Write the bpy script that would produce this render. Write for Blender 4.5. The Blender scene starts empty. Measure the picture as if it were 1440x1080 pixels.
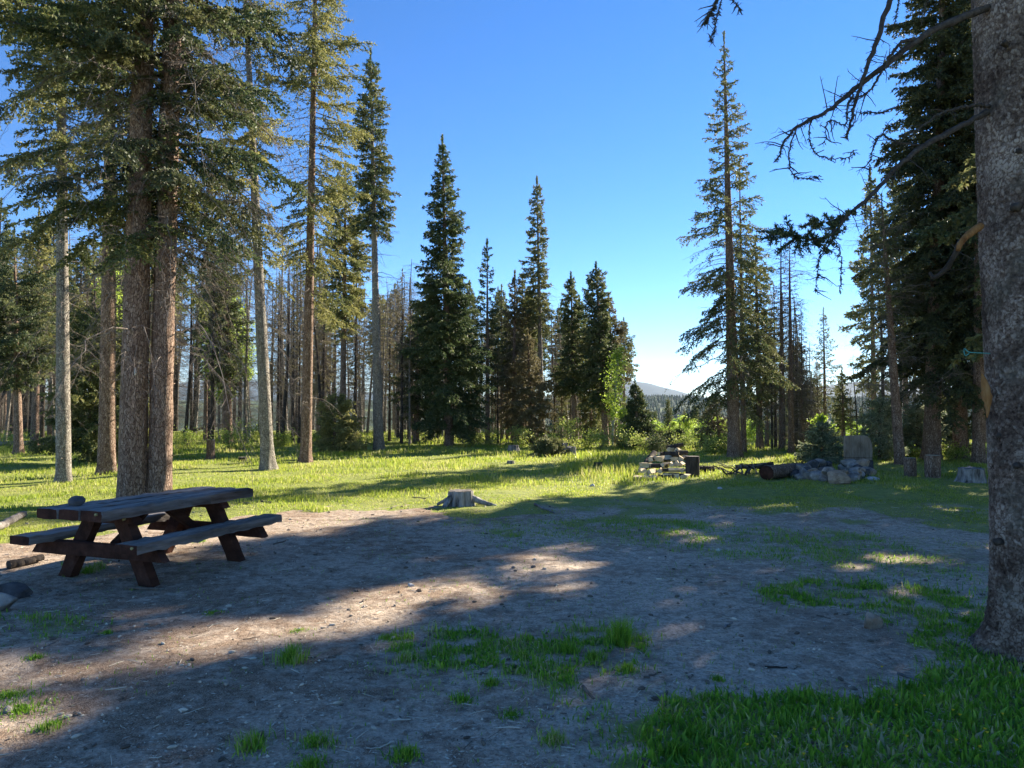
import bpy, math
import numpy as np
from mathutils import Matrix

R = math.radians
# ------------------------------------------------------------------ camera
FPX, CX, CY, CAMH = 1040.0, 720.0, 540.0, 1.7
PITCH = math.atan(35.0 / FPX)
sc = bpy.context.scene
cam_d = bpy.data.cameras.new('camera')
cam_d.sensor_width = 36; cam_d.lens = 26.0
cam_d.clip_start = 0.05; cam_d.clip_end = 40000
cam = bpy.data.objects.new('camera', cam_d)
sc.collection.objects.link(cam)
cam.location = (0, 0, CAMH); cam.rotation_euler = (R(90) + PITCH, 0, 0)
sc.camera = cam
# ------------------------------------------------------------------ light
SUN_AZ, SUN_EL = R(46), R(25)              # azimuth measured from +Y towards +X
w = bpy.data.worlds.new("World"); sc.world = w; w.use_nodes = True
nt = w.node_tree; nt.nodes.clear()
sky = nt.nodes.new('ShaderNodeTexSky'); sky.sky_type = 'NISHITA'; sky.sun_disc = False
sky.sun_elevation = SUN_EL; sky.sun_rotation = SUN_AZ
sky.altitude = 2400; sky.air_density = 1.0; sky.dust_density = 0.0; sky.ozone_density = 3.5
hs = nt.nodes.new('ShaderNodeHueSaturation'); hs.inputs['Hue'].default_value = .506; hs.inputs['Saturation'].default_value = 1.22
bg = nt.nodes.new('ShaderNodeBackground'); bg.inputs[1].default_value = 0.071
wo = nt.nodes.new('ShaderNodeOutputWorld')
nt.links.new(sky.outputs[0], hs.inputs['Color']); nt.links.new(hs.outputs[0], bg.inputs[0]); nt.links.new(bg.outputs[0], wo.inputs[0])
sl = bpy.data.lights.new('sun', 'SUN'); sl.energy = 5.0; sl.angle = R(0.5); sl.color = (1.0, 0.91, 0.76)
so = bpy.data.objects.new('sun', sl); sc.collection.objects.link(so)
so.rotation_euler = (R(90) - SUN_EL, 0, math.pi - SUN_AZ)
vs = sc.view_settings
vs.view_transform = 'Standard'; vs.look = 'None'; vs.gamma = 1; vs.exposure = 1.84
sc.cycles.max_bounces = 6; sc.cycles.diffuse_bounces = 3; sc.cycles.glossy_bounces = 2
sc.cycles.transmission_bounces = 4; sc.cycles.transparent_max_bounces = 4; sc.cycles.volume_bounces = 0
sc.cycles.use_denoising = True

# ------------------------------------------------------------------ noise, terrain
def _h(i, j, s):
    n = (i.astype(np.int64) * 374761393 + j.astype(np.int64) * 668265263 + s * 1442695041) & 0x7fffffff
    n = ((n ^ (n >> 13)) * 1274126177) & 0x7fffffff
    return ((n ^ (n >> 16)) & 0xffff) / 65535.0
def vnoise(x, y, s=0):
    x = np.asarray(x, float); y = np.asarray(y, float)
    i = np.floor(x); j = np.floor(y); fx = x - i; fy = y - j
    fx = fx * fx * (3 - 2 * fx); fy = fy * fy * (3 - 2 * fy)
    a = _h(i, j, s); b = _h(i + 1, j, s); c = _h(i, j + 1, s); d = _h(i + 1, j + 1, s)
    return (a * (1 - fx) + b * fx) * (1 - fy) + (c * (1 - fx) + d * fx) * fy
def fbm(x, y, o=4, s=0):
    t = 0; a = 1; n = 0
    for k in range(o):
        t = t + a * vnoise(x * 2 ** k, y * 2 ** k, s + k * 17); n += a; a *= .5
    return t / n
def sst(a, b, x):
    t = np.clip((x - a) / (b - a), 0, 1); return t * t * (3 - 2 * t)
def terr(x, y):
    x = np.asarray(x, float); y = np.asarray(y, float)
    z = (fbm(x * .35, y * .35, 3, 3) - .5) * .13 * sst(2, 12, y) + (fbm(x * 1.3, y * 1.3, 3, 5) - .5) * .045
    near = 1 - sst(12, 22, y)
    z = z + (fbm(x * 5, y * 5, 2, 9) - .5) * .022 * near
    edge = 32 + 22 * sst(4, -8, x) + (fbm(x * .03, y * .03, 2, 8) - .5) * 8
    s = np.maximum(0, y - edge)
    z = z - .085 * s * sst(0, 30, s) * (1 - sst(430, 620, y)) - 38 * sst(430, 620, y)
    # valley floor up to the wooded ridge, then hills
    z = z + 72 * sst(800, 2300, y) * (.82 + .25 * fbm(x / 900, y / 900, 3, 21))
    m = np.exp(-((x - 1010) / 620) ** 2) * .95 + np.exp(-((x - 3300) / 800) ** 2) * .82 + np.exp(-((x + 2500) / 1500) ** 2) * .9
    z = z + 265 * m * np.exp(-((y - 7000) / 1300) ** 2) * (.85 + .3 * fbm(x / 500, y / 500, 4, 31))
    return z
def G(px, py, z=0.0):
    """point at height z seen at photograph pixel px, py"""
    u = (px - CX) / FPX; v = (CY - py) / FPX
    dy = math.cos(PITCH) - v * math.sin(PITCH); dz = math.sin(PITCH) + v * math.cos(PITCH)
    t = (z - CAMH) / dz
    return np.array([u * t, dy * t, z])
def P(px, py, D):
    """point at depth D seen at photograph pixel px, py"""
    u = (px - CX) / FPX; v = (CY - py) / FPX
    dy = math.cos(PITCH) - v * math.sin(PITCH); dz = math.sin(PITCH) + v * math.cos(PITCH)
    t = D / dy
    return np.array([u * t, D, CAMH + dz * t])
def ground(x, y): return np.array([x, y, float(terr(x, y))])

# ------------------------------------------------------------------ mesh building
class M:
    def __init__(s): s.v = []; s.n = 0; s.f = []; s.mi = []; s.a = []
    def add(s, v, f, mi=0, a=None):
        v = np.asarray(v, float).reshape(-1, 3)
        if len(v) == 0: return
        for q in (f if isinstance(f, list) else [f]):
            q = np.asarray(q, np.int64)
            if q.size: s.f.append(q + s.n); s.mi.append(np.full(len(q), mi, np.int32))
        s.a.append(np.full(len(v), .5) if a is None else np.asarray(a, float).reshape(-1))
        s.v.append(v); s.n += len(v)
    def mesh(s, name, mats, smooth=True):
        me = bpy.data.meshes.new(name)
        v = np.concatenate(s.v)
        me.vertices.add(len(v)); me.vertices.foreach_set('co', v.astype(np.float32).ravel())
        lt = np.concatenate([np.full(len(q), q.shape[1], np.int64) for q in s.f])
        li = np.concatenate([q.ravel() for q in s.f])
        ls = np.concatenate([[0], np.cumsum(lt)[:-1]])
        me.loops.add(len(li)); me.loops.foreach_set('vertex_index', li.astype(np.int32))
        me.polygons.add(len(lt)); me.polygons.foreach_set('loop_start', ls.astype(np.int32))
        me.polygons.foreach_set('material_index', np.concatenate(s.mi))
        me.polygons.foreach_set('use_smooth', np.full(len(lt), smooth))
        at = me.attributes.new('rnd', 'FLOAT', 'POINT')
        at.data.foreach_set('value', np.concatenate(s.a).astype(np.float32))
        me.update(calc_edges=True)
        for m in (mats if isinstance(mats, (list, tuple)) else [mats]): me.materials.append(m)
        return me
def link(name, data, parent=None):
    o = bpy.data.objects.new(name, data); sc.collection.objects.link(o)
    if parent is not None: o.parent = parent
    return o
def obj(name, m, mats, parent=None, smooth=True): return link(name, m.mesh(name, mats, smooth), parent)
def tag(o, label=None, cat=None, group=None, kind=None):
    if label: o['label'] = label
    if cat: o['category'] = cat
    if group: o['group'] = group
    if kind: o['kind'] = kind
    return o
def thing(name, label, cat, loc=(0, 0, 0), rz=0, group=None):
    o = link(name, None); o.location = loc; o.rotation_euler.z = rz
    return tag(o, label, cat, group)
kids = {}
def copy_thing(root, loc, rz, scale=1.0, label=None, group=None, sz=None):
    r = root.copy(); sc.collection.objects.link(r); r.location = loc; r.rotation_euler = (0, 0, rz)
    r.scale = (scale, scale, sz or scale)
    if label: r['label'] = label
    if group: r['group'] = group
    for ch in root.children:
        c = ch.copy(); sc.collection.objects.link(c); c.parent = r
    return r

def nrm(v): return v / np.maximum(np.linalg.norm(v, axis=-1, keepdims=True), 1e-9)
def tubes(m, Pp, Rr, sides=5, mi=0, a=.5, cap=False, bump=0, rng=None):
    """Pp (N,T,3) polylines, Rr (N,T) radii"""
    Pp = np.asarray(Pp, float); Rr = np.asarray(Rr, float)
    if Pp.ndim == 2: Pp = Pp[None]; Rr = Rr[None]
    N, T, _ = Pp.shape
    if N == 0: return
    tg = nrm(np.gradient(Pp, axis=1))
    mean = nrm(Pp[:, -1] - Pp[:, 0])
    ref = np.where(np.abs(mean[:, 2:3]) > .8, np.array([[1., 0, 0]]), np.array([[0, 0, 1.]]))
    U = nrm(np.cross(tg, ref[:, None, :])); V = np.cross(tg, U)
    an = np.linspace(0, 2 * math.pi, sides, endpoint=False)
    rr = Rr[:, :, None] * np.ones(sides)
    if bump and rng is not None: rr = rr * (1 + bump * rng.normal(size=rr.shape))
    v = Pp[:, :, None, :] + rr[..., None] * (np.cos(an)[None, None, :, None] * U[:, :, None, :] + np.sin(an)[None, None, :, None] * V[:, :, None, :])
    idx = np.arange(N * T * sides).reshape(N, T, sides)
    nx = np.roll(idx, -1, axis=2)
    q = np.stack([idx[:, :-1], nx[:, :-1], nx[:, 1:], idx[:, 1:]], -1).reshape(-1, 4)
    fs = [q]
    if cap: fs += [idx[:, 0, ::-1], idx[:, -1, :]]
    m.add(v, fs, mi, np.repeat(np.broadcast_to(np.asarray(a, float), (N,)), T * sides))
def rhombs(m, c, d, l, wd, rng, mi=0, a=None, flat=0.0):
    """small leaf faces: start c, direction d, length l, width wd"""
    n = len(c)
    if n == 0: return
    l = np.broadcast_to(l, (n,))[:, None]; wd = np.broadcast_to(wd, (n,))[:, None]
    r = rng.normal(size=(n, 3)); r[:, 2] += flat * 3
    s = nrm(np.cross(d, r)) * wd * .5
    v = np.stack([c, c + d * l * .45 + s, c + d * l, c + d * l * .45 - s], 1)
    aa = rng.random(n) if a is None else a
    m.add(v, np.arange(n * 4).reshape(n, 4), mi, np.repeat(aa, 4))
def flat(cnt):
    """indices and running number for ragged repeats"""
    cnt = cnt.astype(int); i = np.repeat(np.arange(len(cnt)), cnt)
    k = np.arange(len(i)) - np.repeat(np.cumsum(cnt) - cnt, cnt)
    return i, k
def bev(o, wd=.01, seg=2):
    b = o.modifiers.new('bevel', 'BEVEL'); b.width = wd; b.segments = seg; b.limit_method = 'ANGLE'
    return o
def smooth_path(pts, n):
    pts = np.asarray(pts, float); t = np.linspace(0, len(pts) - 1, n)
    out = np.empty((n, 3)); L = len(pts)
    for q, tt in enumerate(t):
        i = min(int(tt), L - 2); f = tt - i
        p0 = pts[max(i - 1, 0)]; p1 = pts[i]; p2 = pts[i + 1]; p3 = pts[min(i + 2, L - 1)]
        out[q] = .5 * ((2 * p1) + (-p0 + p2) * f + (2 * p0 - 5 * p1 + 4 * p2 - p3) * f * f + (-p0 + 3 * p1 - 3 * p2 + p3) * f ** 3)
    return out

# ------------------------------------------------------------------ materials
def newmat(name):
    m = bpy.data.materials.new(name); m.use_nodes = True; t = m.node_tree; t.nodes.clear()
    out = t.nodes.new('ShaderNodeOutputMaterial'); return m, t, out
def N(t, typ, **k):
    n = t.nodes.new(typ)
    for a, b in k.items(): setattr(n, a, b)
    return n
def ramp(t, fac, stops):
    r = N(t, 'ShaderNodeValToRGB'); e = r.color_ramp.elements
    while len(e) < len(stops): e.new(.5)
    for q, (p, c) in zip(e, stops): q.position = p; q.color = (*c, 1)
    t.links.new(fac, r.inputs[0]); return r.outputs[0]
def noise(t, vec, scale, detail=4, rough=.6, dist=0):
    n = N(t, 'ShaderNodeTexNoise'); n.inputs['Scale'].default_value = scale; n.inputs['Detail'].default_value = detail
    n.inputs['Roughness'].default_value = rough; n.inputs['Distortion'].default_value = dist
    t.links.new(vec, n.inputs['Vector']); return n.outputs[0]
def mixc(t, fac, a, b, mode='MIX'):
    n = N(t, 'ShaderNodeMix', data_type='RGBA', blend_type=mode)
    for s, v in ((n.inputs[0], fac), (n.inputs[6], a), (n.inputs[7], b)):
        if isinstance(v, (int, float)): s.default_value = v
        elif isinstance(v, tuple): s.default_value = (*v, 1)
        else: t.links.new(v, s)
    return n.outputs[2]
def leafmat(name, c0, c1, c2, transl=.35, rough=.6, nscale=1.2, straw=None):
    m, t, out = newmat(name)
    at = N(t, 'ShaderNodeAttribute', attribute_name='rnd')
    g = N(t, 'ShaderNodeNewGeometry'); oi = N(t, 'ShaderNodeObjectInfo')
    nz = noise(t, g.outputs['Position'], nscale, 2)
    ad = N(t, 'ShaderNodeMath', operation='MULTIPLY_ADD'); ad.inputs[1].default_value = .5
    t.links.new(at.outputs['Fac'], ad.inputs[0]); t.links.new(nz, ad.inputs[2])
    ad2 = N(t, 'ShaderNodeMath', operation='MULTIPLY_ADD'); ad2.inputs[1].default_value = 0 if straw else .3
    t.links.new(oi.outputs['Random'], ad2.inputs[0]); t.links.new(ad.outputs[0], ad2.inputs[2])
    col = ramp(t, ad2.outputs[0], [(.5, c0), (.75, c1), (.93, c2), (1.0, straw)] if straw else [(.55, c0), (.85, c1), (1.0, c2)])
    p = N(t, 'ShaderNodeBsdfPrincipled'); p.inputs['Roughness'].default_value = rough
    p.inputs['Specular IOR Level'].default_value = .3
    t.links.new(col, p.inputs['Base Color'])
    tr = N(t, 'ShaderNodeBsdfTranslucent'); t.links.new(col, tr.inputs[0])
    mx = N(t, 'ShaderNodeMixShader'); mx.inputs[0].default_value = transl
    t.links.new(p.outputs[0], mx.inputs[1]); t.links.new(tr.outputs[0], mx.inputs[2]); t.links.new(mx.outputs[0], out.inputs[0])
    return m
def surfmat(name, stops, scale=6, stretch=(1, 1, 1), bump=.5, bscale=None, rough=.9, space='Object', detail=6, bdist=.02, extra=None):
    m, t, out = newmat(name)
    tc = N(t, 'ShaderNodeTexCoord'); mp = N(t, 'ShaderNodeMapping'); mp.inputs['Scale'].default_value = stretch
    t.links.new(tc.outputs[space], mp.inputs[0]); vec = mp.outputs[0]
    oi = N(t, 'ShaderNodeObjectInfo')
    av = N(t, 'ShaderNodeVectorMath', operation='ADD'); t.links.new(vec, av.inputs[0]); 
    sc_ = N(t, 'ShaderNodeMath', operation='MULTIPLY'); sc_.inputs[1].default_value = 37; t.links.new(oi.outputs['Random'], sc_.inputs[0])
    t.links.new(sc_.outputs[0], av.inputs[1]); vec = av.outputs[0]
    nz = noise(t, vec, scale, detail, .65)
    col = ramp(t, nz, stops)
    p = N(t, 'ShaderNodeBsdfPrincipled'); p.inputs['Roughness'].default_value = rough; p.inputs['Specular IOR Level'].default_value = .08
    if extra: col = extra(t, vec, col)
    t.links.new(col, p.inputs['Base Color'])
    b = N(t, 'ShaderNodeBump'); b.inputs['Strength'].default_value = bump; b.inputs['Distance'].default_value = bdist
    t.links.new(noise(t, vec, bscale or scale * 3, 5, .7), b.inputs['Height']); t.links.new(b.outputs[0], p.inputs['Normal'])
    t.links.new(p.outputs[0], out.inputs[0]); return m
def barkmat(name, c0, c1, c2, vs_=26, bump=.9, lichen=None, lich_amt=.62, zs=.55):
    m, t, out = newmat(name)
    tc = N(t, 'ShaderNodeTexCoord'); mp = N(t, 'ShaderNodeMapping'); mp.inputs['Scale'].default_value = (1, 1, zs)
    t.links.new(tc.outputs['Object'], mp.inputs[0]); vec = mp.outputs[0]
    dn = N(t, 'ShaderNodeTexNoise'); dn.inputs['Scale'].default_value = 7; t.links.new(vec, dn.inputs['Vector'])
    dv = mixc(t, .06, vec, dn.outputs['Color'])
    vo = N(t, 'ShaderNodeTexVoronoi', feature='DISTANCE_TO_EDGE'); vo.inputs['Scale'].default_value = vs_; t.links.new(dv, vo.inputs['Vector'])
    vc = N(t, 'ShaderNodeTexVoronoi', feature='F1'); vc.inputs['Scale'].default_value = vs_; t.links.new(dv, vc.inputs['Vector'])
    crack = N(t, 'ShaderNodeMapRange'); crack.inputs[2].default_value = .16; t.links.new(vo.outputs['Distance'], crack.inputs[0])
    crack.inputs[1].default_value = 0; crack.inputs[2].default_value = .14
    bw = N(t, 'ShaderNodeSeparateColor'); t.links.new(vc.outputs['Color'], bw.inputs[0])
    nz = noise(t, vec, 14, 6, .7)
    ad = N(t, 'ShaderNodeMath', operation='MULTIPLY_ADD'); ad.inputs[1].default_value = .45; t.links.new(bw.outputs[0], ad.inputs[0]); t.links.new(nz, ad.inputs[2])
    plate = ramp(t, ad.outputs[0], [(.35, c0), (.7, c1), (1.0, c2)])
    if lichen:
        ln = noise(t, vec, 2.2, 5, .7)
        lm = N(t, 'ShaderNodeMapRange'); t.links.new(ln, lm.inputs[0]); lm.inputs[1].default_value = lich_amt - .06; lm.inputs[2].default_value = lich_amt + .1
        lm.inputs[4].default_value = .7
        plate = mixc(t, lm.outputs[0], plate, lichen)
    col = mixc(t, crack.outputs[0], tuple(q * .6 for q in c0), plate)
    p = N(t, 'ShaderNodeBsdfPrincipled'); p.inputs['Roughness'].default_value = .95; p.inputs['Specular IOR Level'].default_value = .15
    t.links.new(col, p.inputs['Base Color'])
    hsum = N(t, 'ShaderNodeMath', operation='MULTIPLY_ADD'); hsum.inputs[1].default_value = .6
    t.links.new(nz, hsum.inputs[0]); t.links.new(crack.outputs[0], hsum.inputs[2])
    b = N(t, 'ShaderNodeBump'); b.inputs['Strength'].default_value = bump; b.inputs['Distance'].default_value = .012
    t.links.new(hsum.outputs[0], b.inputs['Height']); t.links.new(b.outputs[0], p.inputs['Normal'])
    t.links.new(p.outputs[0], out.inputs[0]); return m

MT = {}
MT['needle'] = leafmat('needle_green', (.04, .065, .03), (.10, .13, .05), (.20, .20, .08), .35)
MT['needle_dark'] = leafmat('needle_dark', (.02, .034, .018), (.05, .066, .03), (.11, .12, .05), .25)
MT['needle_blue'] = leafmat('needle_blue', (.05, .08, .035), (.11, .145, .055), (.2, .21, .09), .35)
MT['needle_olive'] = leafmat('needle_olive', (.055, .08, .028), (.15, .17, .055), (.31, .29, .10), .4)
MT['needle_brown'] = leafmat('needle_brown', (.08, .07, .042), (.15, .13, .07), (.22, .19, .10), .3)
MT['needle_silver'] = leafmat('needle_silver', (.12, .16, .09), (.27, .31, .17), (.42, .42, .27), .4)
MT['aspen'] = leafmat('leaf_aspen', (.17, .27, .03), (.28, .40, .045), (.42, .52, .09), .55, .45)
MT['shrub'] = leafmat('leaf_shrub', (.15, .23, .03), (.28, .37, .06), (.45, .48, .14), .5, .5)
MT['grass'] = leafmat('grass_blade', (.21, .29, .035), (.35, .41, .05), (.48, .48, .12), .55, .45, .6, (.5, .46, .2))
MT['lush'] = leafmat('grass_lush', (.12, .25, .022), (.22, .40, .03), (.34, .49, .06), .45, .42, 2.0, (.48, .42, .22))
MT['bark'] = barkmat('bark_spruce', (.13, .078, .054), (.29, .195, .14), (.42, .31, .235), 44, .9, (.34, .3, .24), .72, .3)
MT['bark_big'] = barkmat('bark_flaked', (.04, .034, .031), (.115, .098, .088), (.21, .19, .175), 30, 1.0, (.15, .17, .165), .6, .8)
MT['bark_grey'] = barkmat('bark_grey', (.13, .11, .09), (.29, .255, .21), (.42, .38, .32), 42, .7, (.36, .36, .31), .6, .4)
MT['bark_dark'] = surfmat('bark_dark', [(.3, (.03, .024, .02)), (.7, (.10, .08, .065))], 12, (1, 1, .3), .7)
MT['deadwood'] = surfmat('dead_twigs', [(.3, (.12, .095, .08)), (.7, (.30, .255, .215))], 9, (1, 1, .4), .4)
MT['brownwood'] = surfmat('brown_twigs', [(.3, (.09, .07, .053)), (.7, (.23, .185, .145))], 9, (1, 1, .4), .4)
MT['aspenbark'] = surfmat('aspen_bark', [(.35, (.12, .12, .09)), (.5, (.36, .36, .29)), (.8, (.46, .45, .38))], 5, (1, 1, 2), .2)
MT['weathered'] = surfmat('weathered_wood', [(.3, (.07, .054, .043)), (.5, (.19, .165, .145)), (.75, (.36, .33, .30))], 10, (.12, 1, 1), .6, 22)
MT['stump'] = surfmat('stump_wood', [(.3, (.07, .06, .055)), (.5, (.2, .185, .17)), (.75, (.34, .32, .29))], 9, (1, 1, .2), .8, 16)
MT['stump_grey'] = surfmat('stump_grey', [(.34, (.05, .044, .04)), (.5, (.26, .24, .22)), (.72, (.48, .455, .43))], 9, (1, 1, .2), .8, 16)
MT['cutwood'] = surfmat('cut_wood', [(.3, (.42, .33, .2)), (.55, (.62, .5, .33)), (.8, (.74, .63, .45))], 8, (1, 1, 1), .3)
MT['cutpale'] = surfmat('cut_pale', [(.3, (.5, .42, .27)), (.7, (.68, .6, .42))], 8, (1, 1, 1), .2)
MT['orange'] = surfmat('torn_wood', [(.3, (.12, .045, .015)), (.5, (.30, .14, .05)), (.8, (.48, .29, .13))], 14, (1, 1, .25), .6)
def tablestain(t, vec, col): return col
MT['stain'] = surfmat('stained_timber', [(.3, (.03, .014, .010)), (.6, (.085, .038, .026)), (.85, (.16, .09, .065))], 7, (.15, 1, 1), .5, 20)
MT['tabletop'] = surfmat('grey_tabletop', [(.3, (.05, .034, .026)), (.44, (.12, .10, .088)), (.6, (.28, .255, .235)), (.75, (.09, .055, .04))], 5, (.1, 1, 1), .8, 14, .75)
MT['rock'] = surfmat('rock_grey', [(.3, (.09, .08, .07)), (.48, (.24, .215, .19)), (.7, (.46, .42, .375))], 5, (1, 1, 1), .8, 14, bdist=.03)
MT['rock_tan'] = surfmat('rock_tan', [(.3, (.13, .095, .065)), (.48, (.32, .235, .165)), (.7, (.52, .41, .30))], 5, (1, 1, 1), .7, 14, bdist=.03)
MT['rock_dark'] = surfmat('rock_dark', [(.3, (.045, .042, .042)), (.5, (.10, .095, .095)), (.8, (.2, .19, .185))], 5, (1, 1, 1), .8, 14, bdist=.03)
MT['white'] = surfmat('pale_stone', [(.3, (.35, .34, .33)), (.7, (.6, .58, .55))], 6)
MT['yellow'] = surfmat('flower_yellow', [(.3, (.6, .42, .02)), (.7, (.8, .6, .04))], 6)
MT['bolt'] = surfmat('bolt_brass', [(.3, (.3, .24, .1)), (.7, (.5, .42, .2))], 6)
MT['rope'] = surfmat('teal_rope', [(.3, (.05, .2, .18)), (.7, (.1, .32, .28))], 6)
MT['litter'] = leafmat('litter', (.05, .038, .03), (.16, .125, .09), (.6, .52, .4), .0, .8, 3)
MT['farwood'] = leafmat('far_forest', (.018, .035, .02), (.035, .055, .025), (.07, .10, .03), 0, .8, .01)

# ------------------------------------------------------------------ where grass grows (ground plan polygons)
def poly(pxs): return np.array([G(*p)[:2] for p in pxs])
def inpoly(x, y, pg):
    r = np.zeros(x.shape, bool); n = len(pg); j = n - 1
    for i in range(n):
        xi, yi = pg[i]; xj, yj = pg[j]
        c = ((yi > y) != (yj > y)) & (x < (xj - xi) * (y - yi) / (yj - yi + 1e-12) + xi)
        r ^= c; j = i
    return r
EDGE = [(-900, 790), (0, 766), (200, 742), (385, 722), (470, 712), (560, 712), (610, 722), (640, 742), (760, 748), (860, 730), (960, 742), (1100, 738), (1200, 750), (1390, 772), (2300, 800)]
edge_xy = poly(EDGE)
MEADOW = np.array(list(map(tuple, edge_xy)) + [(60, 60), (60, 400), (-90, 400), (-90, 9)])
PATCH = [
    (poly([(1065, 826), (1150, 812), (1260, 818), (1400, 830), (1560, 850), (1500, 930), (1320, 925), (1262, 900), (1290, 870), (1180, 850), (1090, 848)]), .8, .068),
    (poly([(890, 1090), (905, 1010), (950, 972), (1100, 968), (1200, 978), (1290, 945), (1400, 925), (1700, 950), (1750, 1250), (850, 1300)]), 1.0, .10),
    (poly([(548, 905), (580, 880), (680, 885), (760, 896), (830, 880), (910, 885), (915, 925), (860, 950), (800, 968), (720, 948), (640, 940), (560, 930)]), .8, .066),
    (poly([(690, 1045), (760, 1000), (880, 985), (905, 1030), (880, 1060), (760, 1062)]), .35, .06),
    (poly([(-60, 880), (40, 860), (125, 872), (130, 892), (50, 905), (-60, 905)]), .5, .05),
    (poly([(500, 930), (720, 950), (900, 980), (880, 1010), (700, 985), (520, 960)]), .22, .05),
    (poly([(850, 728), (1400, 762), (1420, 822), (1200, 806), (1000, 778), (870, 762)]), .42, .05),
    (poly([(640, 735), (860, 730), (880, 765), (700, 768)]), .3, .04),
    (poly([(940, 740), (1010, 738), (1015, 752), (950, 755)]), .5, .05),
    (poly([(1060, 770), (1150, 762), (1220, 770), (1150, 790), (1090, 792)]), .35, .05),
]
TUFTS = [(410, 930, .16, .14), (355, 1050, .13, .12), (570, 1062, .09, .12), (445, 1045, .08, .16), (438, 1078, .08, .14), (70, 1022, .07, .1), (872, 905, .24, .12),
         (835, 925, .12, .1), (780, 1040, .1, .1), (735, 925, .11, .1), (800, 915, .12, .12), (570, 925, .11, .08), (300, 862, .04, .1), (50, 925, .04, .1), (30, 1000, .05, .25),
         (15, 980, .05, .2), (125, 805, .13, .10), (140, 800, .12, .08), (95, 795, .1, .06), (280, 762, .06, .1), (190, 825, .04, .08), (690, 965, .07, .08), (650, 985, .06, .12),
         (720, 1005, .05, .1), (545, 895, .06, .1), (420, 885, .03, .1), (150, 890, .05, .05), (1010, 955, .05, .05), (880, 945, .1, .08), (930, 750, .06, .1), (1240, 870, .04, .2), (950, 1060, .14, .1)]
TLAB = ['alone on the dirt at the edge of the sunlit strip', 'at the bottom edge left of centre, under the lone bright tuft', 'at the bottom edge below the centre grass patch', 'just right of the bottom left of centre tuft',
        'cut by the bottom edge left of centre', 'small and yellowish near the bottom left corner', 'standing tallest at the right end of the centre grass patch', 'beside the tallest tuft, on its lower left', 'on dark soil right of centre near the bottom edge',
        'in the middle of the centre grass patch', 'in the centre patch between its middle and the tallest tuft', 'at the left end of the centre grass patch', 'of a few blades at the upper edge of the sunlit strip', 'in the thin grass at the left edge of the strip',
        'low and wide in the bottom left corner', 'touching the left edge near the bottom left corner', 'under the near end of the picnic table, tallest there', 'under the picnic table right of the tallest one there', 'under the far bench of the picnic table',
        'under the near bench of the picnic table', 'of a few blades at the near leg of the picnic table', 'in the sunlit patch below the centre grass', 'lower left of the sunlit patch below the centre grass', 'lowest of those below the centre grass patch',
        'just above the left end of the centre grass patch', 'of a few blades above the lone bright tuft', 'of a few blades right of the thin grass at left', 'on the dirt above the lush grass at right', 'below the tallest tuft of the centre patch', 'in a sun fleck on the far dirt right of centre',
        'beside the round stone near the foreground trunk', 'at the left edge of the lush grass near the bottom']
def gmask(x, y):
    jx = x + (fbm(x * 2.2, y * 2.2, 3, 40) - .5) * (.5 + .06 * y); jy = y + (fbm(x * 2.2, y * 2.2, 3, 47) - .5) * (.4 + .13 * y)
    d = inpoly(jx, jy, MEADOW).astype(float)
    # bare spots and thin turf in the trampled band along the clearing
    u = x / np.maximum(y, .5) * FPX + CX; py = 575 + FPX * CAMH / np.maximum(y, .5)
    thin = sst(690, 735, py) * sst(560, 660, u)
    bare = fbm(x * .9, y * .9, 3, 60)
    d = d * (1 - thin * sst(.46, .56, bare)) * (1 - .25 * thin)
    for pg, dn, _ in PATCH:
        k = inpoly(x + (fbm(x * 4, y * 4, 3, 70) - .5) * .35, y + (fbm(x * 4, y * 4, 3, 77) - .5) * .5, pg)
        d = np.maximum(d, k * dn * np.where(dn < .9, .35 + .65 * sst(.40, .55, fbm(x * 6, y * 6, 2, 80)), 1))
    return d

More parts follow.
